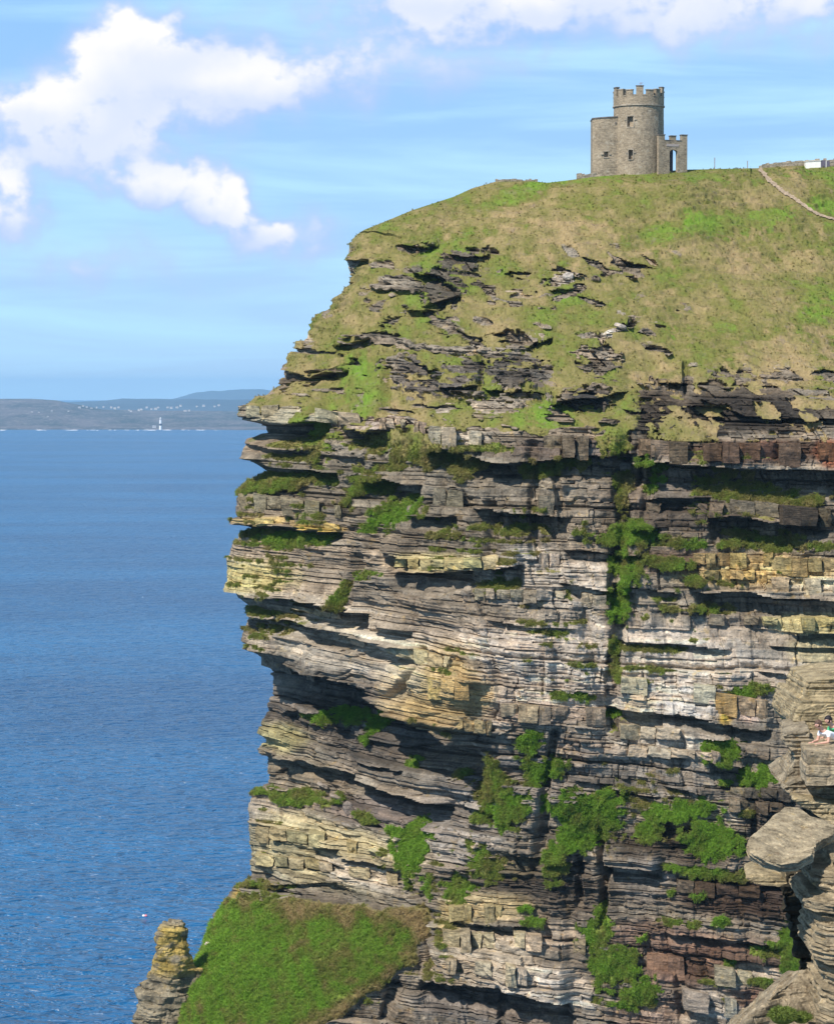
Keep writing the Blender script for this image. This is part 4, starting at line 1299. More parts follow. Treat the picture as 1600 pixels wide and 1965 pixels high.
def ring(nm, r_in, r_out, z0, z1, m_, par, a_from=-math.pi, a_to=math.pi, k_=96, jit=0.0):
    b2 = bmesh.new()
    full = abs(a_to - a_from - 2 * math.pi) < 1e-6
    cnt = k_ if full else k_ + 1
    L = []
    for i in range(cnt):
        aa = a_from + (a_to - a_from) * i / k_
        L.append([b2.verts.new(cyl(aa, r_in, z0)), b2.verts.new(cyl(aa, r_out, z0)), b2.verts.new(cyl(aa, r_out, z1)), b2.verts.new(cyl(aa, r_in, z1))])
    for i in range(k_):
        p, q = L[i], L[(i + 1) % cnt]
        for s_ in range(4):
            b2.faces.new((p[s_], q[s_], q[(s_ + 1) % 4], p[(s_ + 1) % 4]))
    if not full:
        b2.faces.new(L[0]); b2.faces.new(L[-1])
    return from_bm(nm, b2, m_, par)


ring('string_course', R1 - .3, R1 + 0.17, ztop - 0.004, ztop + 0.20, M_DRESS, tower)
RP = R1 + 0.07
par = ring('parapet', RP - 0.55, RP, ztop + 0.202, zpar, M_STONE, tower)
ring('roof', 0.0, RP - 0.55, ztop + 0.2, ztop + 0.4, M_COPE, tower, k_=48)
NM = 15
for i in range(NM):
    ac = R(-2.5) + i * 2 * math.pi / NM
    tall = i % 3 == 0
    hw = R(7.6) if not tall else R(8.2)
    h_ = 0.84 if not tall else 1.38
    if i in (2, 13): h_ = 0.98
    mr = ring('merlon', RP - 0.5, RP - 0.004, zpar + 0.003, zpar + h_, M_STONE, tower, ac - hw, ac + hw, 5)
    ring('cap_stone', RP - 0.56, RP + 0.07, zpar + h_ + 0.002, zpar + h_ + 0.13, M_COPE if tall else M_DRESS, mr, ac - hw - .02, ac + hw + .02, 5)
    ring('crenel_sill', RP - 0.54, RP + 0.05, zpar + 0.003, zpar + 0.11, M_DRESS, tower, ac + hw + .022, ac + 2 * math.pi / NM - R(8.4), 3)
# small aerial on the middle merlon
bm = bmesh.new()
bm_box(bm, -0.03, 0.03, -RP + .2, -RP + .26, zpar + 1.50, zpar + 1.98)
bm_box(bm, -0.30, 0.25, -RP + .2, -RP + .25, zpar + 1.72, zpar + 1.77)
bm_box(bm, -0.18, 0.42, -RP + .26, -RP + .3, zpar + 1.86, zpar + 1.9)
from_bm('aerial', bm, M_IRON, tower)

# stair turret block on the left: curved front, lower than the drum
def turret():
    b2 = bmesh.new()
    x0, x1 = rel(px=1135.5), rel(px=1186)
    y0, y1 = -1.9, 2.6
    zt0, zt1 = rel(py=229.5), rel(py=226.5)
    ax0, ax1, az0, az1 = rel(px=1157), rel(px=1165), rel(py=303), rel(py=292.5)
    xs = sorted([x0, x1, ax0, ax1] + list(np.linspace(x0 + .3, x1 - .3, 7)))
    zs = sorted([-3.0, az0, az1] + list(np.linspace(-2, zt0 - .3, 9)))
    def yf(x): return y0 + 0.55 * ((x - (x0 + x1) / 2) / (x1 - x0) * 2) ** 2 * (1 if x < (x0 + x1) / 2 else 0.2)
    def zt_(x): return zt0 + (zt1 - zt0) * (x - x0) / (x1 - x0)
    g = [[b2.verts.new((x, yf(x), z)) for x in xs] for z in zs] + [[b2.verts.new((x, yf(x), zt_(x))) for x in xs]]
    for j in range(len(g) - 1):
        for i in range(len(xs) - 1):
            xc = (xs[i] + xs[i + 1]) / 2
            zc = (g[j][i].co.z + g[j + 1][i].co.z) / 2
            if ax0 < xc < ax1 and az0 < zc < az1: continue
            b2.faces.new((g[j][i], g[j][i + 1], g[j + 1][i + 1], g[j + 1][i]))
    bk = [b2.verts.new((x0, y1, -3)), b2.verts.new((x1, y1, -3)), b2.verts.new((x1, y1, zt1)), b2.verts.new((x0, y1, zt0))]
    b2.faces.new([g[j][0] for j in range(len(g))] + [bk[3], bk[0]])
    b2.faces.new([g[j][-1] for j in range(len(g))] + [bk[2], bk[1]])
    b2.faces.new(bk)
    b2.faces.new(g[-1] + [bk[2], bk[3]])
    tr = from_bm('stair_turret', b2, M_STONE, tower)
    b3 = bmesh.new()
    n_ = 12
    for i in range(n_):
        xa, xb = x0 - .08 + (x1 - x0 + .1) * i / n_, x0 - .08 + (x1 - x0 + .1) * (i + 1) / n_
        vs = bm_box(b3, xa, xb - .01, 0, 1, 0, 1)
        for v in vs:
            xx = min(max(v.co.x, x0), x1)
            v.co.y = (yf(xx) - 0.1) if v.co.y == 0 else y1 + 0.1
            v.co.z = zt_(xx) + 0.003 + (0.16 if v.co.z == 1 else 0)
    from_bm('coping', b3, M_COPE, tr)
    b4 = bmesh.new()
    ym = yf((ax0 + ax1) / 2)
    f = [(ax0, ym, az0), (ax1, ym, az0), (ax1, ym, az1), (ax0, ym, az1)]
    fv = [b4.verts.new(v) for v in f]; gv_ = [b4.verts.new((v[0], ym + .45, v[2])) for v in f]
    for i in range(4): b4.faces.new((fv[i], fv[(i + 1) % 4], gv_[(i + 1) % 4], gv_[i]))
    b4.faces.new(gv_)
    from_bm('window', b4, M_STONE, tr)
    b5 = bmesh.new()
    bm_box(b5, ax0 - .12, ax1 + .12, ym - .08, ym + .1, az1 + .003, az1 + .15)
    bm_box(b5, ax0 - .08, ax1 + .08, ym - .08, ym + .1, az0 - .13, az0 - .003)
    bm_box(b5, ax0 - .4, ax0 - .13, ym - .12, ym + .1, az0 + .35, az0 + .5)
    bm_box(b5, ax1 + .13, ax1 + .4, ym - .12, ym + .1, az0 + .35, az0 + .5)
    from_bm('window_frame', b5, M_DRESS, tr)
    b6 = bmesh.new()
    bm_box(b6, x1 - .62, x1 - .38, y0 - .05, y0 + .2, zt1 - .95, zt1 - .72)
    from_bm('drain_spout', b6, M_COPE, tr)


turret()

# gateway wall on the right
gate = empty('gateway', (tx(1288), YT0 - 3.4, tz(338)), R(20))
tag(gate, 'battlemented stone gateway with a dark arched door right of the round tower', 'gateway')
gk = KPX / math.cos(R(20))
def gx(px): return (px - 1288) * gk
GT = 0.62
zb, zc_, zm, zlow = -2.5, tz(273.5) - gate.location.z, tz(263.5) - gate.location.z, 0
ax0, ax1 = gx(1280.5), gx(1296)
asp, atop = tz(296) - gate.location.z, tz(290.5) - gate.location.z
bm = bmesh.new()
K_ = 10
cols_ = [(gx(1259), None), (ax0, None)] + [((ax0 + ax1) / 2 - (ax1 - ax0) / 2 * math.cos(math.pi * i / K_), asp + (atop - asp) * math.sin(math.pi * i / K_)) for i in range(K_ + 1)] + [(ax1, None), (gx(1315), None)]
def strip(pa, pb, za, zb_):
    q = [(pa, 0, za[0]), (pb, 0, za[1]), (pb, 0, zb_), (pa, 0, zb_)]
    f_ = [bm.verts.new(v) for v in q]; g_ = [bm.verts.new((v[0], GT, v[2])) for v in q]
    bm.faces.new(f_); bm.faces.new(g_[::-1])
    for i in range(4):
        bm.faces.new((f_[i], g_[i], g_[(i + 1) % 4], f_[(i + 1) % 4]))
strip(gx(1259), ax0, (zb, zb), zc_)
strip(ax1, gx(1315), (zb, zb), zc_)
for i in range(K_):
    (xa_, za_), (xb_, zb2_) = cols_[2 + i], cols_[3 + i]
    strip(xa_, xb_, (za_, zb2_), zc_)
from_bm('wall', bm, M_STONE, gate)
for (a_, b_, h_) in ((1259, 1271, 263.5), (1282.5, 1293, 265), (1304, 1315, 262.5)):
    bm = bmesh.new()
    zt_ = tz(h_) - gate.location.z
    bm_box(bm, gx(a_), gx(b_), 0.004, GT - .004, zc_ + .003, zt_)
    ml = from_bm('merlon', bm, M_STONE, gate)
    bm = bmesh.new()
    bm_box(bm, gx(a_) - .07, gx(b_) + .07, -.07, GT + .07, zt_ + .003, zt_ + .12)
    from_bm('cap_stone', bm, M_COPE, ml)
for (a_, b_) in ((1271.5, 1282), (1293.5, 1303.5)):
    bm = bmesh.new()
    bm_box(bm, gx(a_), gx(b_), -.06, GT + .06, zc_ + .003, zc_ + .10)
    from_bm('coping', bm, M_COPE, gate)
bm = bmesh.new()
bm_box(bm, gx(1274), gx(1298), -0.05, 0.1, tz(284.5) - gate.location.z, tz(280) - gate.location.z)
from_bm('plaque', bm, M_PLAQUE, gate)
# door leaf standing ajar
dr = bmesh.new()
n_ = 5
lw = (ax1 - ax0) * 0.52
for i in range(n_):
    xa, xb = ax0 + .02 + lw * i / n_, ax0 + .02 + lw * (i + 1) / n_
    def ht(x): return asp + (atop - asp) * math.sqrt(max(0, 1 - ((x - (ax0 + ax1) / 2) / ((ax1 - ax0) / 2)) ** 2)) - .02
    vs = bm_box(dr, xa, xb - .012, 0.30, 0.36, zb + .3, 1)
    for v in vs:
        if v.co.z > 0.5: v.co.z = ht(v.co.x)
from_bm('door', dr, M_WOOD, gate)

# low ruined walls, posts and the pale building along the skyline
def low_wall(name, pts, h, thick, label, seed, Yv=None):
    r = random.Random(seed)
    base = []
    for px, py in pts:
        if Yv:
            base.append(P(px, py, Yv))
        else:
            p_, _ = surf_pt(px, py + 2)
            base.append(p_)
    root = empty(name, base[0])
    tag(root, label, 'wall')
    L = []
    cum = [0]
    for a_, b_ in zip(base, base[1:]): cum.append(cum[-1] + (b_ - a_).length)
    tot_ = cum[-1]
    # courses of laid stones; each a part as long as their number stays modest
    bmW = bmesh.new()
    x = 0
    def at(s_):
        for i in range(len(cum) - 1):
            if s_ <= cum[i + 1] or i == len(cum) - 2:
                f_ = (s_ - cum[i]) / max(1e-6, cum[i + 1] - cum[i])
                return base[i].lerp(base[i + 1], min(1.0, f_)), (base[i + 1] - base[i]).normalized()
    while x < tot_:
        ln = r.uniform(0.35, 0.8)
        c_, d_ = at(x + ln / 2)
        side_ = Vector((-d_.y, d_.x, 0))
        z_ = -0.5
        hh2 = h * r.uniform(0.8, 1.1)
        while z_ < hh2:
            th_ = r.uniform(0.14, 0.26)
            q = [c_ + d_ * sx * (ln / 2 - .01) + side_ * sy * (thick / 2 + r.uniform(-.03, .03)) + Vector((0, 0, z_ + zz * (th_ - .02))) - base[0] for zz in (0, 1) for sy in (-1, 1) for sx in (-1, 1)]
            vs = [bmW.verts.new(v) for v in q]
            for f in ((0, 1, 3, 2), (4, 6, 7, 5), (0, 4, 5, 1), (2, 3, 7, 6), (0, 2, 6, 4), (1, 5, 7, 3)):
                bmW.faces.new([vs[i] for i in f])
            z_ += th_
        x += ln
    o = from_bm('stonework', bmW, M_DRESS, root)
    o['kind'] = 'stuff'
    return root


low_wall('stone_wall', [(950, 349), (985, 349), (1030, 350)], 0.35, 0.6, 'low ruined stone wall on the crest left of the tower, the far left one', 1, 389)
low_wall('stone_wall', [(1106, 343), (1120, 341), (1142, 338)], 0.55, 0.7, 'short low stone wall running up to the foot of the tower on its left', 2, 384)
low_wall('stone_wall', [(1456, 324), (1475, 320), (1500, 317.5), (1530, 315.5), (1600, 312), (1660, 309)], 0.50, 0.6, 'long flagstone wall along the skyline right of the path', 3, 396)

M_LIME = plain('limewash', (0.80, 0.78, 0.74), 0.8, 2.0, 0.06, 0.1, 0.02)
M_SLATE = plain('grey_slate', (0.12, 0.11, 0.15), 0.7, 3.0, 0.2, 0.2, 0.02)
b0 = P(1546, 316, 394)
hut = empty('low_building', b0)
tag(hut, 'low long whitewashed building with a grey end on the skyline at the right edge', 'building')
bm = bmesh.new()
vs = bm_box(bm, 0, 2.25, 0, 1.6, -.6, 0.48)
for v in vs:
    if v.co.z > 0: v.co.z += 0.12 * v.co.x / 2.2
from_bm('wall', bm, M_LIME, hut)
bm = bmesh.new()
vs = bm_box(bm, -.06, 2.3, -.08, 1.7, .50, .56)
for v in vs: v.co.z += 0.12 * v.co.x / 2.2
from_bm('roof', bm, M_LIME, hut)
bm = bmesh.new()
bm_box(bm, 2.26, 3.0, 0.02, 1.5, -.5, 0.72); bm_box(bm, 3.1, 3.6, .05, 1.4, -.5, .58)
from_bm('annexe', bm, M_SLATE, hut)
bm = bmesh.new()
bm_box(bm, 3.005, 3.095, 0.0, .5, -.5, 0.66)
from_bm('gate_pillar', bm, M_LIME, hut)


def post(px, y0, y1, label):
    b_ = P(px, y1 + 3, 389)
    h_ = (y1 + 3 - y0) * 389 / F
    bm = bmesh.new()
    r = random.Random(px)
    bm_box(bm, -.055, .055, -.055, .055, 0, h_, 0.01, r)
    for s_ in (0.35, 0.62, .85):
        bm_box(bm, -.07, .07, -.07, .07, h_ * s_, h_ * s_ + .05)
    o = from_bm('fence_post', bm, M_IRON, loc=b_)
    tag(o, label, 'post', 'posts standing on the skyline')


post(1371, 302, 325, 'tall thin post on the skyline, the nearer one to the gateway')
post(1434, 308, 324, 'shorter thin post on the skyline beside the top of the path')

# ------------------------------------------------------------------ voxel-joined rocks
def eval_mesh(o):
    dg = bpy.context.evaluated_depsgraph_get()
    ev = o.evaluated_get(dg)
    return bpy.data.meshes.new_from_object(ev, depsgraph=dg)


def rock_from(name, prisms, voxel, mtl, seed=1, amp=0.06, th=(0.05, 0.22), tilt=(0.0, 0.0), tint=None, lump=0.1, lsc=1.2, tintf=None, parent=None):
    """prisms = list of (list of world points, extrude vector)"""
    bm = bmesh.new()
    for pts, ev in prisms:
        a_ = [bm.verts.new(p) for p in pts]
        b_ = [bm.verts.new(Vector(p) + Vector(ev)) for p in pts]
        fs = [bm.faces.new(a_), bm.faces.new(b_[::-1])]
        n_ = len(pts)
        for i in range(n_):
            fs.append(bm.faces.new((a_[i], b_[i], b_[(i + 1) % n_], a_[(i + 1) % n_])))
        bmesh.ops.recalc_face_normals(bm, faces=fs)
    me_ = bpy.data.meshes.new(name)
    bm.to_mesh(me_); bm.free()
    tmp = bpy.data.objects.new(name + '_raw', me_)
    COL.objects.link(tmp)
    md = tmp.modifiers.new('r', 'REMESH'); md.mode = 'VOXEL'; md.voxel_size = voxel
    sm_ = tmp.modifiers.new('s', 'SMOOTH'); sm_.iterations = 1; sm_.factor = .5
    m2 = eval_mesh(tmp)
    bpy.data.objects.remove(tmp, do_unlink=True)
    n_ = len(m2.vertices)
    co = np.empty(n_ * 3, np.float32); m2.vertices.foreach_get('co', co); co = co.reshape(-1, 3).astype(float)
    no = np.empty(n_ * 3, np.float32); m2.vertex_normals.foreach_get('vector', no); no = no.reshape(-1, 3).astype(float)
    x, y, z = co.T
    tv = z + tilt[0] * x + tilt[1] * y + 0.25 * lump * vn(x * .8, y * .8, z * .8, seed)
    sv = x * 0.8 + y * 0.6
    k_, c_, f_, t_, o_, ok_, dj_ = beds(tv, sv, th[0], th[1], seed, (2, 9))
    steep = 1 - np.abs(no[:, 2]) * 0.8
    d_ = amp * (0.9 * ok_ + 0.5 * o_) * steep - amp * 0.9 * (1 - sm(0, 0.3, f_)) * steep - amp * 0.7 * (1 - sm(0.0, voxel * 1.5, dj_)) * steep
    d_ += lump * fbm(x * lsc, y * lsc, z * lsc, 3, seed + 5) + 0.25 * amp * fbm(x / amp * .25, y / amp * .25, z / amp * .4, 2, seed + 8)
    co = co + no * d_[:, None]
    m2.vertices.foreach_set('co', co.astype(np.float32).ravel())
    m2.materials.clear(); m2.materials.append(mtl)
    for q in m2.polygons: q.use_smooth = False
    if tint is not None:
        tt_ = np.tile(np.array(tint), (n_, 1))
        if tintf is not None: tt_ = tintf(co, tt_)
        tt_ = tt_ * (1 + 0.22 * (hsh(k_, c_, seed + 2) * 2 - 1))[:, None]
        addc(m2, 'tint', tt_)
    m2.name = name
    m2.update()
    o = bpy.data.objects.new(name, m2)
    COL.objects.link(o)
    if parent: o.parent = parent
    return o


# sea stack at the lower left
YS = 321.0
def disc(cx, x0, x1, y0, y1, seed, dy=0.0, dpt=0.8):
    """slice of the stack between picture heights y0 (top) and y1, spanning x0..x1"""
    r = random.Random(seed)
    k_ = YS / F
    w_ = (x1 - x0) * k_ / 2
    c_ = P((x0 + x1) / 2, y1, YS + dy)
    pts = []
    n_ = 11
    for i in range(n_):
        a_ = 2 * math.pi * i / n_ + r.uniform(-.2, .2)
        q = r.uniform(0.86, 1.12)
        pts.append(c_ + Vector((w_ * math.cos(a_) * (q if abs(math.cos(a_)) < .8 else 1.03), w_ * dpt * math.sin(a_) * q, 0)))
    return (pts, (r.uniform(-.05, .05), 0, (y1 - y0) * k_))


slices = [(322, 352, 1764, 1778), (312, 356, 1772, 1784), (306, 361, 1782, 1793), (300, 363, 1790, 1802), (304, 361, 1800, 1812), (303, 362, 1810, 1822), (301, 364, 1821, 1834), (298, 367, 1832, 1846),
          (297, 370, 1844, 1858), (292, 372, 1856, 1868), (288, 370, 1866, 1880), (284, 362, 1878, 1894), (282, 352, 1890, 1906)]
prs = [disc(0, s_[0], s_[1], s_[2], s_[3] + (14 if i > 2 else 4), seed=i // 3) for i, s_ in enumerate(slices)]
prs += [disc(0, 352, 392, 1856, 1960, 60), disc(0, 330, 372, 1872, 1960, 61)]
prs += [disc(0, 262, 300, 1888, 1908, 40), disc(0, 258, 372, 1900, 1925, 41), disc(0, 259, 400, 1922, 1950, 42), disc(0, 260, 410, 1946, 1985, 43), disc(0, 259, 430, 1982, 2080, 44), disc(0, 262, 300, 1884, 1896, 48)]
prs.append(([Vector((v.x, v.y, v.z)) for v in disc(0, 240, 470, 2075, 2100, 45)[0]], (0, 0, -(disc(0, 240, 470, 2075, 2100, 45)[0][0].z + 0.5))))
def stack_tint(co, tt_):
    py = 740 + (CAM_Z - co[:, 2]) / YS * F
    px = 800 + co[:, 0] / YS * F
    och = sm(1778, 1790, py) * (1 - sm(1862, 1890, py))
    och = 0.75 * och * sm(-.25, .35, fbm(co[:, 0] * .8, co[:, 1] * .8, co[:, 2] * 1.5, 3, 9) + .2)
    tt_ = tt_ * (1 - och[:, None]) + np.array([.36, .27, .06]) * och[:, None]
    wt = 1 - sm(1765, 1772, py)
    tt_ = tt_ * (1 - wt[:, None]) + np.array([.5, .48, .5]) * wt[:, None]
    return tt_
o = rock_from('sea_stack', prs, 0.17, M_STACK, 5, 0.22, (0.35, 1.6), (0.12, 0), (.19, .17, .125), 0.8, 0.6, stack_tint)
tag(o, 'weathered pinnacle of rock with ochre lichen rising from the sea left of the green slope', 'rock')

# loose stones lying on the ledges
def loose(px, py, wpx, hpx, col, label, seed, ang=0, name='boulder'):
    p_, n_ = surf_pt(px, py)
    k_ = p_.y / F
    r = random.Random(seed)
    bm = bmesh.new()
    bmesh.ops.create_icosphere(bm, subdivisions=3, radius=0.5)
    for v in bm.verts:
        q = v.co.normalized()
        f_ = 1 / max(abs(q.x) ** 3 + abs(q.y) ** 3 + abs(q.z) ** 3, .2) ** (1 / 3)
        v.co = q * 0.5 * f_
        v.co += q * 0.12 * float(vn(q.x * 2 + seed, q.y * 2, q.z * 2, seed))
        v.co.x *= wpx * k_; v.co.z *= hpx * k_; v.co.y *= wpx * k_ * .6
    bmesh.ops.rotate(bm, verts=bm.verts, matrix=Matrix.Rotation(R(-ang), 3, 'Y'))
    zmin = min(v.co.z for v in bm.verts)
    o = from_bm(name, bm, M_BLOCK, loc=p_ + Vector((0, -0.1 - wpx * k_ * .12, -zmin * 0.35)))
    addc(o.data, 'tint', np.tile(np.array(col), (len(o.data.vertices), 1)))
    tag(o, label, 'rock')
    return o


loose(418, 1814, 19, 8, (.52, .47, .42), 'pale flat stone lying on the green slope right of the sea stack', 61, -22)
loose(552, 1012, 44, 15, (.34, .31, .24), 'pale slab leaning on the grassy ledge of the cliff nose', 62, -48)
loose(1187, 902, 22, 20, (.30, .28, .26), 'rounded grey boulder in the gully under the dark cap rock', 63)
loose(662, 1556, 20, 24, (.25, .22, .20), 'upright wedge of grey stone on the scree ledge below the cave', 64, 15)
loose(607, 1512, 24, 8, (.34, .30, .26), 'pale flat stone on the grassy shelf above the yellow cliff band', 65, -25)
loose(640, 1534, 26, 8, (.30, .26, .22), 'brown flat slab on the shelf left of the upright wedge of stone', 66, -20)
loose(1090, 532, 22, 14, (.46, .43, .40), 'whitish broken stone on the grassy slope below the tower', 67)
loose(1188, 628, 24, 9, (.44, .41, .38), 'pale slab on the turf slope at the end of the stony streak', 68, -20)

# ------------------------------------------------------------------ the near cliff edge on the right
def pp(lst, Y0, dY=None):
    return [P(x, y, Y0 if len(q) == 0 else q[0]) for x, y, *q in lst]


near = empty('near_ledges', P(1600, 1600, 80))
tag(near, 'weathered sandy brown rock ledges of the near cliff edge in the lower right corner', 'rock')


def near_rock(name, prisms, seed, tint, **kw):
    o = rock_from(name, prisms, kw.pop('voxel', 0.045), M_NEARB, seed, kw.pop('amp', 0.05), kw.pop('th', (0.05, 0.2)), kw.pop('tilt', (0.0, 0.03)), tint, kw.pop('lump', 0.08), kw.pop('lsc', 1.1))
    o.parent = near
    o.matrix_parent_inverse = Matrix.Translation(near.location).inverted()
    return o


M_NEARB = make_block_mat('near_bedded_rock', 4.0)
SAND = (.30, .255, .165)
SANDG = (.25, .22, .165)
# rear sandy block with a step
o_ = near_rock('rear_block', [(pp([(1549, 1308), (1600, 1298), (1760, 1288), (1760, 1352), (1600, 1349), (1538, 1348)], 81.6), (0, 4, 0)),
                              (pp([(1536, 1344), (1600, 1346), (1760, 1346), (1760, 1430), (1560, 1430), (1527, 1405), (1520, 1388), (1526, 1368)], 81.2), (0, 5, 0))], 301, SAND, lump=.06, lsc=.7, amp=.05)
# slab that the two people lie on, flat top
zs_ = float(W(1560, 1441, 76.6)[2])
X = lambda px, Yv: float(W(px, 1430, Yv)[0])
near_rock('flat_slab', [([Vector((X(1547, 76.6), 76.6, zs_ - 1.05)), Vector((X(1760, 76.6), 76.4, zs_ - 1.05)), Vector((X(1760, 82), 82, zs_ - 1.05)), Vector((X(1528, 82), 82, zs_ - 1.05)), Vector((X(1536, 78), 78, zs_ - 1.05))], (0, 0, 1.05))], 302, (.31, .265, .19), lump=.05, amp=.03, th=(.2, .5))
near_rock('rock_ledge', [(pp([(1502, 1414), (1510, 1408), (1530, 1404), (1556, 1402), (1556, 1440), (1546, 1470), (1537, 1500), (1522, 1522), (1506, 1518), (1502, 1500), (1524, 1470), (1522, 1445), (1506, 1428)], 78.8), (.3, 3.4, 0)),
                         (pp([(1500, 1515), (1524, 1500), (1548, 1497), (1580, 1512), (1620, 1514), (1760, 1512), (1760, 1560), (1600, 1560), (1560, 1548), (1525, 1532)], 78.0), (.2, 5, 0))], 303, SANDG, lump=.08, amp=.07, voxel=.05)
near_rock('rock_ledge', [(pp([(1522, 1530), (1560, 1535), (1620, 1548), (1760, 1552), (1760, 1610), (1600, 1590), (1570, 1572), (1536, 1552)], 77.0), (.2, 5, 0))], 304, SAND, lump=.12, amp=.07, th=(.08, .25))
# the great tilted boulder
bpts = [P(1434, 1626, 71.6), P(1440, 1606, 72.0), P(1462, 1584, 72.8), P(1488, 1562, 73.6), P(1506, 1548, 74.2), P(1532, 1550, 74.3), P(1556, 1566, 73.8), P(1602, 1578, 73.6), P(1600, 1602, 72.6), P(1566, 1618, 71.9), P(1558, 1640, 70.9), P(1530, 1656, 70.6), P(1496, 1660, 70.6), P(1462, 1648, 70.9), P(1438, 1636, 71.3)]
near_rock('tilted_slab', [(bpts, (0.05, 0.36, -0.30))], 305, (.30, .26, .185), lump=.035, amp=.055, th=(.04, .16), tilt=(.05, -.62), voxel=.035)
near_rock('rock_ledge', [(pp([(1428, 1686), (1448, 1678), (1500, 1684), (1512, 1696), (1496, 1703), (1450, 1698)], 74.5), (.2, 2.0, .05))], 306, SAND, lump=.05, amp=.03)
# rock body behind the overhang, its shade put into the near-black tint
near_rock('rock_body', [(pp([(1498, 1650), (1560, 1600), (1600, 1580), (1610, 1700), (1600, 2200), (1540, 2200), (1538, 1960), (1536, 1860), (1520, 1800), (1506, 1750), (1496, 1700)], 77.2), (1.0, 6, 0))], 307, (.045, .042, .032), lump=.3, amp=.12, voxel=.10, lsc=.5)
near_rock('rock_body', [(pp([(1640, 1520), (1760, 1440), (1900, 1400), (2200, 1330), (2200, 2250), (1600, 2250)], 79.0), (3, 26, 0)),
                        (pp([(1700, 1410), (1900, 1360), (2200, 1300), (2200, 2250), (1660, 2250)], 82.0), (3, 26, 0))], 317, (.27, .235, .165), lump=.55, amp=.16, voxel=.16, lsc=.45, th=(.15, .6))
# layered lower stack on the right
lay = []
rl = random.Random(8)
edge = [(1655, 1600), (1668, 1562), (1682, 1538), (1700, 1540), (1714, 1556), (1730, 1536), (1750, 1530), (1770, 1534), (1790, 1544), (1812, 1540), (1838, 1542), (1862, 1548), (1890, 1560), (1940, 1552), (2000, 1540), (2100, 1520)]
y_ = 1658
while y_ < 2100:
    h_ = rl.uniform(8, 38)
    xe = float(np.interp(y_ + h_ / 2, [e_[0] for e_ in edge], [e_[1] for e_ in edge])) + 24 + rl.uniform(-12, 16)
    Yf = 71.2 - (y_ - 1650) / 450 * 1.6 + rl.uniform(-.35, .35)
    zt_ = float(W(1600, y_, Yf)[2]); zb_ = float(W(1600, y_ + h_ + 1.5, Yf)[2])
    xw = lambda px: float(W(px, y_, Yf)[0])
    xa = xw(xe)
    lay.append(([Vector((xa, Yf + .7, zb_)), Vector((xa + .25, Yf + .15, zb_)), Vector((xa + .7, Yf - rl.uniform(0, .15), zb_)), Vector((xw(1780), Yf - .1, zb_)), Vector((xw(1780), Yf + 4, zb_)), Vector((xa + .1, Yf + 4, zb_))], (0, 0, zt_ - zb_)))
    y_ += h_
near_rock('layered_ledge', lay, 308, (.27, .23, .16), lump=.06, amp=.07, th=(.05, .16), voxel=.04)
near_rock('lower_slope', [(pp([(1400, 1990, 70.2), (1432, 1958, 70.8), (1474, 1922, 71.6), (1490, 1902, 72.0), (1520, 1882, 72.6), (1545, 1862, 73.2), (1582, 1890, 72.8), (1640, 1905, 72.6), (1760, 1905, 72.4), (1760, 2150, 69.0), (1384, 2150, 68.6)], 72), (.2, 5, -1.2))], 309, (.26, .225, .165), lump=.12, amp=.08, th=(.06, .2), lsc=.9)
for k_, (cx, cy, w_, h_) in enumerate([(1512, 1590, 0, 0)]):
    pass

# cushions of grass on the near ledge
def cushion(px, py, Yv, rx, rz, label, seed, n_=1600):
    c_ = P(px, py, Yv)
    r = np.random.default_rng(seed)
    th_ = r.uniform(0, 2 * math.pi, n_); ph_ = np.arccos(r.uniform(-0.15, 1, n_))
    d_ = np.stack([np.sin(ph_) * np.cos(th_), np.sin(ph_) * np.sin(th_), np.cos(ph_)], -1)
    p0 = d_ * np.array([rx, rx * .8, rz]) * 0.85
    tip = p0 + d_ * np.array([1, 1, .7]) * r.uniform(.05, .13, (n_, 1)) + r.normal(0, .03, (n_, 3)) - np.array([0, 0, .02])
    sd_ = np.cross(d_, r.normal(0, 1, (n_, 3))); sd_ /= np.linalg.norm(sd_, axis=1, keepdims=True)
    co = np.stack([p0 - sd_ * .012, p0 + sd_ * .012, tip], 1).reshape(-1, 3)
    root = empty('grass_cushion', c_)
    tag(root, label, 'plant')
    bl = bpy.data.objects.new('blades', mesh_np('blades', co, np.arange(n_ * 3).reshape(-1, 3), M_NG))
    COL.objects.link(bl); bl.parent = root; bl['kind'] = 'stuff'
    bm = bmesh.new(); bmesh.ops.create_icosphere(bm, subdivisions=3, radius=1)
    for v in bm.verts:
        q = v.co.copy()
        v.co = Vector((q.x * rx, q.y * rx * .8, q.z * rz)) * (0.9 + .08 * float(vn(q.x * 3, q.y * 3, q.z * 3, seed)))
    from_bm('mound', bm, M_NG, root)


M_NG = plain('near_grass', (0.10, 0.135, 0.025), 0.8, 8.0, 0.45, 0.5, 0.02)
cushion(1503, 1950, 70.6, .42, .26, 'rounded green cushion of grass on the near sandy ledge, the larger one', 71)
cushion(1538, 1954, 70.9, .27, .17, 'smaller green cushion of grass to the right of the large one', 72, 900)

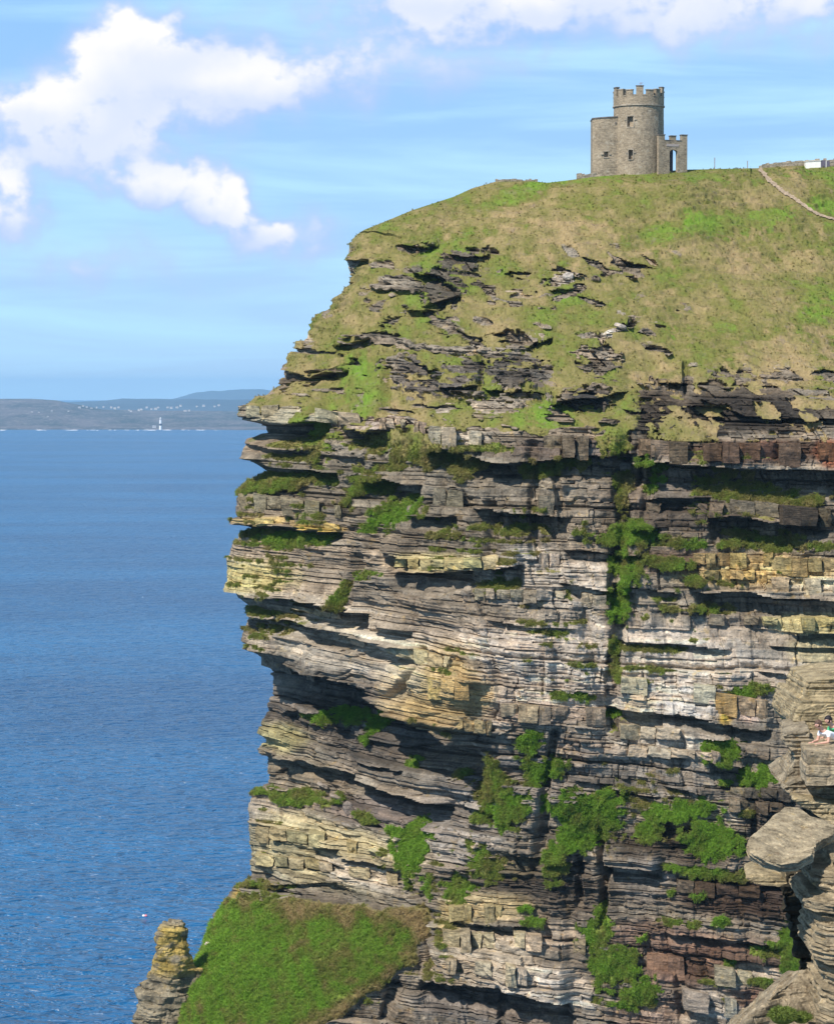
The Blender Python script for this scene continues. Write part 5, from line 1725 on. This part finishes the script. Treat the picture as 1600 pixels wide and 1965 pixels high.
# ------------------------------------------------------------------ two people lying at the slab's edge
M_SKIN = plain('skin', (0.62, 0.36, 0.27), 0.6, 20, 0.05, 0, 0)
M_WHITE = plain('white_cotton', (0.85, 0.85, 0.86), 0.8, 8, 0.03, 0.3, 0.02)
M_GREEN = plain('green_cotton', (0.10, 0.55, 0.26), 0.8, 8, 0.08, 0.3, 0.02)
M_JEANS = plain('blue_denim', (0.06, 0.07, 0.30), 0.85, 12, 0.15, 0.3, 0.01)
M_NAVY = plain('navy_cloth', (0.02, 0.03, 0.12), 0.85, 12, 0.15, 0.3, 0.01)
M_HAIRB = plain('brown_hair', (0.11, 0.065, 0.045), 0.6, 25, 0.4, 0.5, 0.02)
M_HAIRD = plain('black_hair', (0.022, 0.018, 0.022), 0.6, 25, 0.4, 0.5, 0.02)
M_SHOE = plain('shoe_leather', (0.09, 0.07, 0.06), 0.6, 10, 0.2, 0.2, 0.01)


def skin_mesh(name, chains, m_, root, levels=2):
    """chains: first chain roots the figure; later ones start with an index into the vertex list"""
    vs, es, rs = [], [], []
    for ch in chains:
        prev_ = None
        pts = ch
        if isinstance(ch[0], int):
            prev_ = ch[0]; pts = ch[1:]
        for (p, rr_) in pts:
            vs.append(p); rs.append(rr_)
            if prev_ is not None: es.append((prev_, len(vs) - 1))
            prev_ = len(vs) - 1
    me_ = bpy.data.meshes.new(name)
    me_.from_pydata(vs, es, [])
    o = bpy.data.objects.new(name, me_)
    COL.objects.link(o)
    md = o.modifiers.new('skin', 'SKIN'); md.use_smooth_shade = True
    lay_ = me_.skin_vertices[0].data
    for i, rr_ in enumerate(rs):
        lay_[i].radius = rr_ if isinstance(rr_, tuple) else (rr_, rr_)
    lay_[0].use_root = True
    sb = o.modifiers.new('sub', 'SUBSURF'); sb.levels = levels; sb.render_levels = levels
    m2 = eval_mesh(o)
    bpy.data.objects.remove(o, do_unlink=True)
    m2.materials.clear(); m2.materials.append(m_)
    for q in m2.polygons: q.use_smooth = True
    o = bpy.data.objects.new(name, m2)
    COL.objects.link(o)
    o.parent = root
    return o


def prone_person(origin, rz, label, top_m, leg_m, hair_m, seed):
    """lies on the front, raised on the elbows, head towards local -X, ground z = 0"""
    root = empty('person', origin, rz)
    root.scale = (1.15, 1.15, 1.15)
    tag(root, label, 'person')
    pel, wai, che, nek, hed = (0.0, 0, .12), (-.18, 0, .16), (-.42, 0, .26), (-.56, 0, .37), (-.64, 0, .47)
    ch = [[(pel, (.13, .10)), (wai, (.12, .10)), (che, (.15, .10)), (nek, .055), ((-.60, 0, .42), .06), ((-.655, 0, .47), (.078, .088)), ((-.69, 0, .53), (.082, .092)), ((-.69, 0, .575), (.05, .06))]]
    # legs
    for sgn in (-1, 1):
        ch.append([0, ((.10, .10 * sgn, .11), .085), ((.48, .13 * sgn, .075), .056), ((.85, .14 * sgn, .06), .042), ((.93, .15 * sgn, .05), .04), ((1.05, .16 * sgn, .035), .03)])
    hands = []
    nb = sum(len(c) - (1 if isinstance(c[0], int) else 0) for c in ch)
    for sgn in (-1, 1):
        ch.append([2, ((-.46, .17 * sgn, .27), .052), ((-.50, .21 * sgn, .06), .040), ((-.66, .17 * sgn, .045), .032), ((-.75, .13 * sgn, .035), (.024, .018)), ((-.80, .12 * sgn, .032), (.036, .014))])
        nb += 5
        palm = nb - 1
        for q, (dy, ln) in enumerate(((-.030, .060), (-.010, .072), (.010, .068), (.030, .052))):
            y_ = .12 * sgn + dy
            ch.append([palm, ((-.825, y_, .034), .0095), ((-.825 - ln * .55, y_ * 1.02, .030), .0085), ((-.825 - ln, y_ * 1.03, .018), .007)]); nb += 3
        ch.append([palm - 1, ((-.775, (.12 - .04) * sgn, .035), .011), ((-.80, (.12 - .065) * sgn, .026), .009)]); nb += 2
    body = skin_mesh('body', ch, M_SKIN, root)
    # shirt with sleeves, trousers, shoes
    skin_mesh('shirt', [[((.02, 0, .13), (.145, .115)), ((-.18, 0, .165), (.138, .118)), ((-.42, 0, .265), (.17, .118)), ((-.52, 0, .33), (.09, .075))],
                        [2, ((-.46, .175, .265), .066), ((-.485, .20, .16), .058)], [2, ((-.46, -.175, .265), .066), ((-.485, -.20, .16), .058)]], top_m, root)
    skin_mesh('trousers', [[((-.02, 0, .12), (.14, .112)), ((.08, 0, .12), (.13, .105))], [1, ((.14, .10, .11), .095), ((.48, .13, .085), .068), ((.86, .14, .065), .054)],
                           [1, ((.14, -.10, .11), .095), ((.48, -.13, .085), .068), ((.86, -.14, .065), .054)]], leg_m, root)
    for sgn in (-1, 1):
        skin_mesh('shoe', [[((.90, .15 * sgn, .06), .048), ((1.0, .16 * sgn, .045), (.045, .04)), ((1.10, .165 * sgn, .04), (.04, .028))]], M_SHOE, root)
    bm = bmesh.new(); bmesh.ops.create_uvsphere(bm, u_segments=24, v_segments=16, radius=1)
    for v in bm.verts:
        q = v.co.copy()
        v.co = Vector((q.x * .108 - .655, q.y * .098, q.z * .105 + .535))
        v.co.x -= .012
        if q.x < -.62 and q.z < .12: v.co += Vector((.06, 0, .015))
        v.co += q * .008 * float(vn(q.x * 9, q.y * 9, q.z * 3, seed))
    from_bm('hair', bm, hair_m, root, smooth=True)
    # face: nose, eyes, mouth, ears
    bm = bmesh.new()
    def blob(c, s_, seg=8):
        r_ = bmesh.ops.create_uvsphere(bm, u_segments=seg, v_segments=6, radius=1)
        for v in r_['verts']: v.co = Vector((c[0] + v.co.x * s_[0], c[1] + v.co.y * s_[1], c[2] + v.co.z * s_[2]))
    blob((-.775, 0, .492), (.018, .012, .02)); from_bm('nose', bm, M_SKIN, root, smooth=True)
    for sgn in (-1, 1):
        bm = bmesh.new(); blob((-.66, .090 * sgn, .49), (.02, .012, .03)); from_bm('ear', bm, M_SKIN, root, smooth=True)
    for sgn in (-1, 1):
        bm = bmesh.new(); blob((-.755, .032 * sgn, .512), (.009, .011, .007)); from_bm('eye', bm, M_HAIRD, root, smooth=True)
    bm = bmesh.new(); blob((-.758, 0, .458), (.008, .022, .005)); from_bm('mouth', bm, plain('lips', (.5, .2, .17), .6, 10, .05, 0, 0), root, smooth=True)
    return root


px_, Yp = 1572.5, 77.9
prone_person((float(W(px_, 1420, Yp)[0]) + .60, Yp + .42, zs_ + .02), R(33), 'person in white shirt and blue jeans lying face down on the flat rock', M_WHITE, M_JEANS, M_HAIRB, 1)
prone_person((float(W(1592.5, 1420, 78.9)[0]) + .58, 78.9 + .45, zs_ + .02), R(34), 'dark haired person in a green top lying behind the one in white', M_GREEN, M_NAVY, M_HAIRD, 2)

# ------------------------------------------------------------------ gulls and a buoy
M_GULL = plain('gull_white', (0.85, 0.85, 0.85), 0.7, 10, 0.03, 0, 0)
M_GREY = plain('gull_grey', (0.45, 0.47, 0.5), 0.7, 10, 0.05, 0, 0)


def gull(px, py, Yv, span, label, seed, rz=0.0, flap=0.25):
    p_ = P(px, py, Yv)
    root = empty('gull', p_, rz)
    tag(root, label, 'bird', 'gulls over the sea')
    s_ = span / 1.3
    bm = bmesh.new(); bmesh.ops.create_uvsphere(bm, u_segments=14, v_segments=8, radius=1)
    for v in bm.verts:
        q = v.co.copy()
        tp = 1 - 0.55 * max(0, q.x) ** 1.5
        v.co = Vector((q.x * .28 * s_, q.y * .085 * s_ * tp, q.z * .085 * s_ * tp))
    hd = bmesh.ops.create_uvsphere(bm, u_segments=10, v_segments=6, radius=.055 * s_)
    for v in hd['verts']: v.co += Vector((-.30 * s_, 0, .035 * s_))
    from_bm('body', bm, M_GULL, root, smooth=True)
    for sg in (-1, 1):
        bm = bmesh.new()
        st_ = [(0.05, .13, .02), (.25, .16, .10), (.48, .10, .09 - flap * .1), (.66, .02, .02)]
        rows_ = []
        for y_, c_, z_ in st_:
            x0_ = -.07 + y_ * .22
            rows_.append([bm.verts.new((x0_ * s_, sg * y_ * s_, (z_ + flap * y_ * .6) * s_)), bm.verts.new(((x0_ + c_) * s_, sg * y_ * s_, (z_ + flap * y_ * .6) * s_)),
                          bm.verts.new(((x0_ + c_ * .4) * s_, sg * y_ * s_, (z_ + flap * y_ * .6 + .018) * s_))])
        for a_, b_ in zip(rows_, rows_[1:]):
            for i in range(3):
                bm.faces.new((a_[i], a_[(i + 1) % 3], b_[(i + 1) % 3], b_[i]))
        bm.faces.new(rows_[0]); bm.faces.new(rows_[-1])
        from_bm('wing', bm, M_GULL, root)
    bm = bmesh.new()
    q = [(.22, -.03, 0), (.22, .03, 0), (.40, .08, .005), (.40, -.08, .005)]
    a_ = [bm.verts.new(Vector(v) * s_) for v in q]; b_ = [bm.verts.new((Vector(v) + Vector((0, 0, .015))) * s_) for v in q]
    bm.faces.new(a_); bm.faces.new(b_[::-1])
    for i in range(4): bm.faces.new((a_[i], a_[(i + 1) % 4], b_[(i + 1) % 4], b_[i]))
    from_bm('tail', bm, M_GREY, root)


gull(274, 1146, 1000, 1.35, 'white gull over open water left of the cliff nose, highest in the picture', 1, R(20))
gull(355, 1503, 560, 0.95, 'white gull over the water left of the grassy shelf, brightest of the lower two', 2, R(60), .5)
gull(434, 1455, 620, 0.7, 'tiny white gull over the water close beside the cliff edge', 3, R(-30))
gull(112, 1940, 600, 0.8, 'faint white gull low over the water in the bottom left corner', 4, R(10))
gull(497, 1321, 345, 0.45, 'small white gull beside the dark rock under the overhanging nose', 5, R(70), .6)

bz = 170.0 / ((1765 - 740) / F)
bp = P(278, 1765, bz * 0.998)
buoy = empty('buoy', (bp.x, bp.y, 0))
tag(buoy, 'small pink and white float on the water left of the sea stack', 'buoy')
M_PINK = plain('faded_pink_plastic', (0.75, 0.22, 0.25), 0.5, 8, 0.05, 0, 0)
for nm, m_, dx in (('float', M_PINK, .33), ('float', M_GULL, -.4)):
    bm = bmesh.new(); bmesh.ops.create_uvsphere(bm, u_segments=16, v_segments=10, radius=1)
    for v in bm.verts: v.co = Vector((v.co.x * .48 + dx, v.co.y * .4, v.co.z * .40 + .22))
    from_bm(nm, bm, m_, buoy, smooth=True)
bm = bmesh.new(); bm_box(bm, -.85, .75, -.05, .05, .1, .18)
from_bm('rod', bm, M_IRON, buoy)

# ------------------------------------------------------------------ the low island, its houses and lighthouse
m, t, b = mat('island_fields')
pos = t.new('ShaderNodeNewGeometry').outputs['Position']
nf = t.noise(t.vmul(pos, (0.006, 0.0022, 0.01)), 1.0, 6, 0.65)
ns_ = t.noise(t.vmul(pos, (0.05, 0.02, 0.1)), 1.0, 4, 0.6)
c = t.mix(t.ramp(nf, 0.35, 0.65), (0.035, 0.045, 0.040, 1), (0.135, 0.115, 0.115, 1))
c = t.mix(t.ramp(ns_, 0.50, 0.72, 0, .6), c, (0.34, 0.31, 0.28, 1))
t.put(b.inputs['Base Color'], c)
b.inputs['Roughness'].default_value = 0.95
M_ISLE = m

IX = np.linspace(-2600, 1400, 220)
IY = np.concatenate([np.linspace(9960, 10400, 14), np.linspace(10450, 13200, 50)])
gx_, gy_ = np.meshgrid(IX, IY)
ipx = 800 + gx_ / gy_ * F
def isle_h(x, y):
    pxl = 800 + x / y * F
    f_ = (y - 10000) / 3000
    shore = sm(9990, 10120, y + 60 * vn(x * .006, 0 * x, 0 * x, 5))
    end = np.interp(pxl, [-300, 60, 110, 200, 330, 450, 600], [768, 766, 769, 787, 789, 791, 790])     # crest height in the picture
    zc = CAM_Z - (end - 740) / F * 12600
    rise = sm(0.0, 1.0, f_)
    z = 4 + (zc - 4) * rise * (0.75 + 0.25 * rise)
    z = z + 9 * sm(.05, .3, f_) * fbm(x * .0016, y * .0012, 0 * x, 4, 9)
    return np.where(shore > 0, z * shore - (1 - shore) * 8, -8.0)
iz = isle_h(gx_, gy_)
iz[0] = -3; iz[-1] = -3
iz = np.where(gy_ > 13000, -2, iz)
ii = np.arange(gx_.size).reshape(gx_.shape)
fci = np.stack([ii[:-1, :-1], ii[:-1, 1:], ii[1:, 1:], ii[1:, :-1]], -1).reshape(-1, 4)
isl = bpy.data.objects.new('island', mesh_np('island', np.stack([gx_, gy_, np.maximum(iz, -0.9)], -1).reshape(-1, 3), fci, M_ISLE, True))
COL.objects.link(isl)
tag(isl, 'low stony island across the water', kind='structure')

# white water breaking along its shore
bm = bmesh.new()
rs_ = random.Random(4)
M_FOAM = plain('sea_foam', (0.9, 0.9, 0.9), 0.9, .02, 0.05, 0, 0)
for (xa, xb, n_) in ((0, 16, 3), (66, 92, 6), (104, 150, 9), (160, 250, 8), (276, 300, 7), (316, 340, 6), (345, 470, 8), (-200, -10, 14), (180, 300, 5)):
    for k_ in range(n_):
        x_ = rs_.uniform(xa, xb); yy = rs_.uniform(9925, 10010)
        cx_, w_, d_ = (x_ - 800) / F * yy, rs_.uniform(3, 15), rs_.uniform(4, 13)
        if xa in (160, 345, 180): w_ *= .8; d_ *= .5
        vs = []
        for i in range(10):
            a_ = 2 * math.pi * i / 10
            vs.append(bm.verts.new((cx_ + w_ * math.cos(a_) * rs_.uniform(.8, 1.1), yy + d_ * math.sin(a_), 0.05)))
        topv = bm.verts.new((cx_, yy, 1.3))
        for i in range(10): bm.faces.new((vs[i], vs[(i + 1) % 10], topv))
o = from_bm('surf', bm, M_FOAM)
tag(o, 'white surf breaking along the shore of the island', 'surf', kind='stuff')

# lighthouse
LY = 10060.0
lk = LY / F
lp = P(308, 822, LY)
lh = empty('lighthouse', (lp.x, LY, 2.0))
tag(lh, 'tall white lighthouse with a dark band on the shore of the island', 'lighthouse')
M_HW = plain('house_wall', (0.50, 0.49, 0.47), 0.7, .3, 0.05, 0, 0)
M_LW = plain('lighthouse_white', (0.85, 0.85, 0.83), 0.6, .3, 0.03, 0, 0)
M_LD = plain('lighthouse_dark', (0.03, 0.035, 0.06), 0.6, .3, 0.1, 0, 0)


def frust(nm, r0, r1, z0, z1, m_, par, k_=24):
    bm = bmesh.new()
    a_ = [bm.verts.new((r0 * math.cos(2 * math.pi * i / k_), r0 * math.sin(2 * math.pi * i / k_), z0)) for i in range(k_)]
    b_ = [bm.verts.new((r1 * math.cos(2 * math.pi * i / k_), r1 * math.sin(2 * math.pi * i / k_), z1)) for i in range(k_)]
    for i in range(k_): bm.faces.new((a_[i], a_[(i + 1) % k_], b_[(i + 1) % k_], b_[i]))
    bm.faces.new(a_[::-1]); bm.faces.new(b_)
    return from_bm(nm, bm, m_, par, smooth=False)


frust('base', 5.6, 5.2, -2, 14, M_LW, lh)
frust('dark_band', 5.19, 4.8, 14, 22, M_LD, lh)
frust('shaft', 4.79, 4.0, 22, 38, M_LW, lh)
frust('gallery', 5.2, 5.2, 38, 39, M_LD, lh)
frust('lantern', 2.8, 2.8, 39, 43, M_LW, lh)
frust('dome', 3.1, 0.4, 43, 46, M_LW, lh)


def house(px, py, wpx, hpx, seed, label, Yv=None, roofm=None):
    r = random.Random(seed)
    # find where this direction meets the island
    best, by_ = None, None
    if Yv is None:
        ys_ = np.linspace(10100, 12950, 500)
        zz = CAM_Z - (py - 740) / F * ys_
        hz_ = isle_h((px - 800) / F * ys_, ys_)
        w_ok = np.where(hz_ >= zz)[0]
        Yv = float(ys_[w_ok[0]]) if len(w_ok) else 12500.0
    z_ = CAM_Z - (py - 740) / F * Yv
    k_ = Yv / F
    L, H, D = wpx * k_, hpx * k_ * .62, min(9.0, wpx * k_ * .7)
    root = empty('house', ((px - 800) / F * Yv, Yv, z_), R(r.uniform(-12, 12)))
    tag(root, label, 'house', 'white houses scattered over the far island')
    bm = bmesh.new(); bm_box(bm, -L / 2, L / 2, -D / 2, D / 2, -3, H)
    from_bm('wall', bm, M_HW, root)
    bm = bmesh.new()
    e_ = .4
    rt = H + D * .38
    v_ = [bm.verts.new(q) for q in ((-L / 2 - e_, -D / 2 - e_, H + .05), (L / 2 + e_, -D / 2 - e_, H + .05), (L / 2 + e_, D / 2 + e_, H + .05), (-L / 2 - e_, D / 2 + e_, H + .05), (-L / 2 - e_, 0, rt), (L / 2 + e_, 0, rt))]
    for f_ in ((0, 1, 5, 4), (2, 3, 4, 5), (0, 4, 3), (1, 2, 5), (0, 3, 2, 1)): bm.faces.new([v_[i] for i in f_])
    from_bm('roof', bm, roofm or M_ROOFG, root)


M_ROOFG = plain('pale_slate_roof', (0.24, 0.24, 0.26), 0.7, .3, 0.1, 0, 0)
hs = [(296, 818.5, 7, 3.6), (153, 782, 5, 3), (160, 779, 4, 3), (167, 781, 4, 2.6), (176, 783, 4, 2), (186, 781, 3, 2), (199, 780, 3.4, 2.2), (214, 781, 4, 2.6), (221, 783, 5, 3), (228, 781, 4, 2.4), (248, 787, 3.6, 3), (252, 789, 4, 3),
      (267, 786, 4, 2.6), (272, 785, 4, 2.4), (282, 781, 4, 2.4), (291, 784, 3.4, 2), (299, 784, 6, 3), (304, 781, 3.6, 2.2), (322, 781, 4, 2.2), (329, 782, 5, 2.6), (340, 781, 5, 2.4), (347, 778, 4, 2.6), (356, 788, 6, 2.4), (363, 787, 4, 2.4),
      (378, 779, 3, 2), (391, 778, 5, 2.6), (412, 779, 3.4, 2.2), (420, 777, 4, 3), (92, 799, 3.4, 2.2), (62, 790, 3.6, 2), (75, 791, 3.4, 2), (100, 788, 3.4, 2), (132, 789, 3, 2)]
for i, (px, py, w_, h_) in enumerate(hs):
    ORD = 'first second third fourth fifth sixth seventh eighth ninth tenth eleventh twelfth'.split()
    if i == 0: lb = 'white keeper\'s house directly left of the lighthouse foot'
    else:
        zn = [(-1, 140, 'tiny pale house on the slope below the island\'s hill, %s from the left'), (140, 240, 'white house in the cluster at the hill\'s right foot, %s from the left'),
              (240, 310, 'white island house just left of and behind the lighthouse, %s from the left'), (310, 999, 'white island house between lighthouse and cliff, %s from the left')]
        for lo_, hi_, tx_ in zn:
            if lo_ <= px < hi_:
                rank = sorted(q[0] for q in hs[1:] if lo_ <= q[0] < hi_).index(px)
                lb = tx_ % ORD[rank]
    house(px, py + 1, w_, h_, 500 + i, lb, Yv=10080 if i == 0 else None)

# far coast and mountain
M_FAR = plain('far_hills', (0.050, 0.062, 0.075), 0.95, .0006, 0.4, 0, 0)


def ridge(name, Y0, Y1, pts, label, seed, amp):
    n_ = 260
    pxs = np.linspace(pts[0][0], pts[-1][0], n_)
    tp = np.interp(pxs, [p_[0] for p_ in pts], [p_[1] for p_ in pts])
    tp = blur(tp[None], 5, 1)[0]
    prof_ = np.array([0.0, .45, .8, 1.0, .7, 0.0])
    ysr = np.linspace(Y0, Y1, len(prof_))
    k_ = 3
    zc = CAM_Z - (tp - 740) / F * ysr[k_] + amp * fbm(pxs * .03, 0 * pxs, 0 * pxs, 4, seed)
    co = np.array([[((px - 800) / F * Yv, Yv, max(-.9, zc[i] * f_ - .9)) for i, px in enumerate(pxs)] for f_, Yv in zip(prof_, ysr)])
    I = np.arange(len(prof_) * n_).reshape(len(prof_), n_)
    fcs = np.stack([I[:-1, :-1], I[:-1, 1:], I[1:, 1:], I[1:, :-1]], -1).reshape(-1, 4)
    o = bpy.data.objects.new(name, mesh_np(name, co.reshape(-1, 3), fcs, M_FAR, True))
    COL.objects.link(o)
    tag(o, label, kind='structure')


ridge('far_coast', 17500, 22000, [(-700, 768), (100, 771), (200, 768), (250, 764), (300, 763), (400, 766), (600, 764), (900, 766), (1700, 768)], 'long blue coast beyond the island', 3, 9)
ridge('far_mountain', 27000, 30300, [(250, 775), (330, 766), (370, 754), (410, 750), (455, 746), (500, 747), (560, 753), (640, 762), (720, 775)], 'pale distant mountain over the water', 4, 14)

# ------------------------------------------------------------------ the air
m = bpy.data.materials.new('sea_haze')
m.use_nodes = True
t = NT(m.node_tree); t.n.clear()
mo = t.new('ShaderNodeOutputMaterial')
pv = t.new('ShaderNodeVolumePrincipled')
pv.inputs['Color'].default_value = (0.44, 0.74, 1.0, 1)
pv.inputs['Density'].default_value = 3.6e-5
pv.inputs['Anisotropy'].default_value = 0.0
t.l.new(pv.outputs[0], mo.inputs['Volume'])
bm = bmesh.new()
bm_box(bm, -16500, 16500, -2000, 31500, -1.6, 246)
o = from_bm('haze', bm, m)
tag(o, 'pale sea haze filling the air', 'haze', kind='stuff')
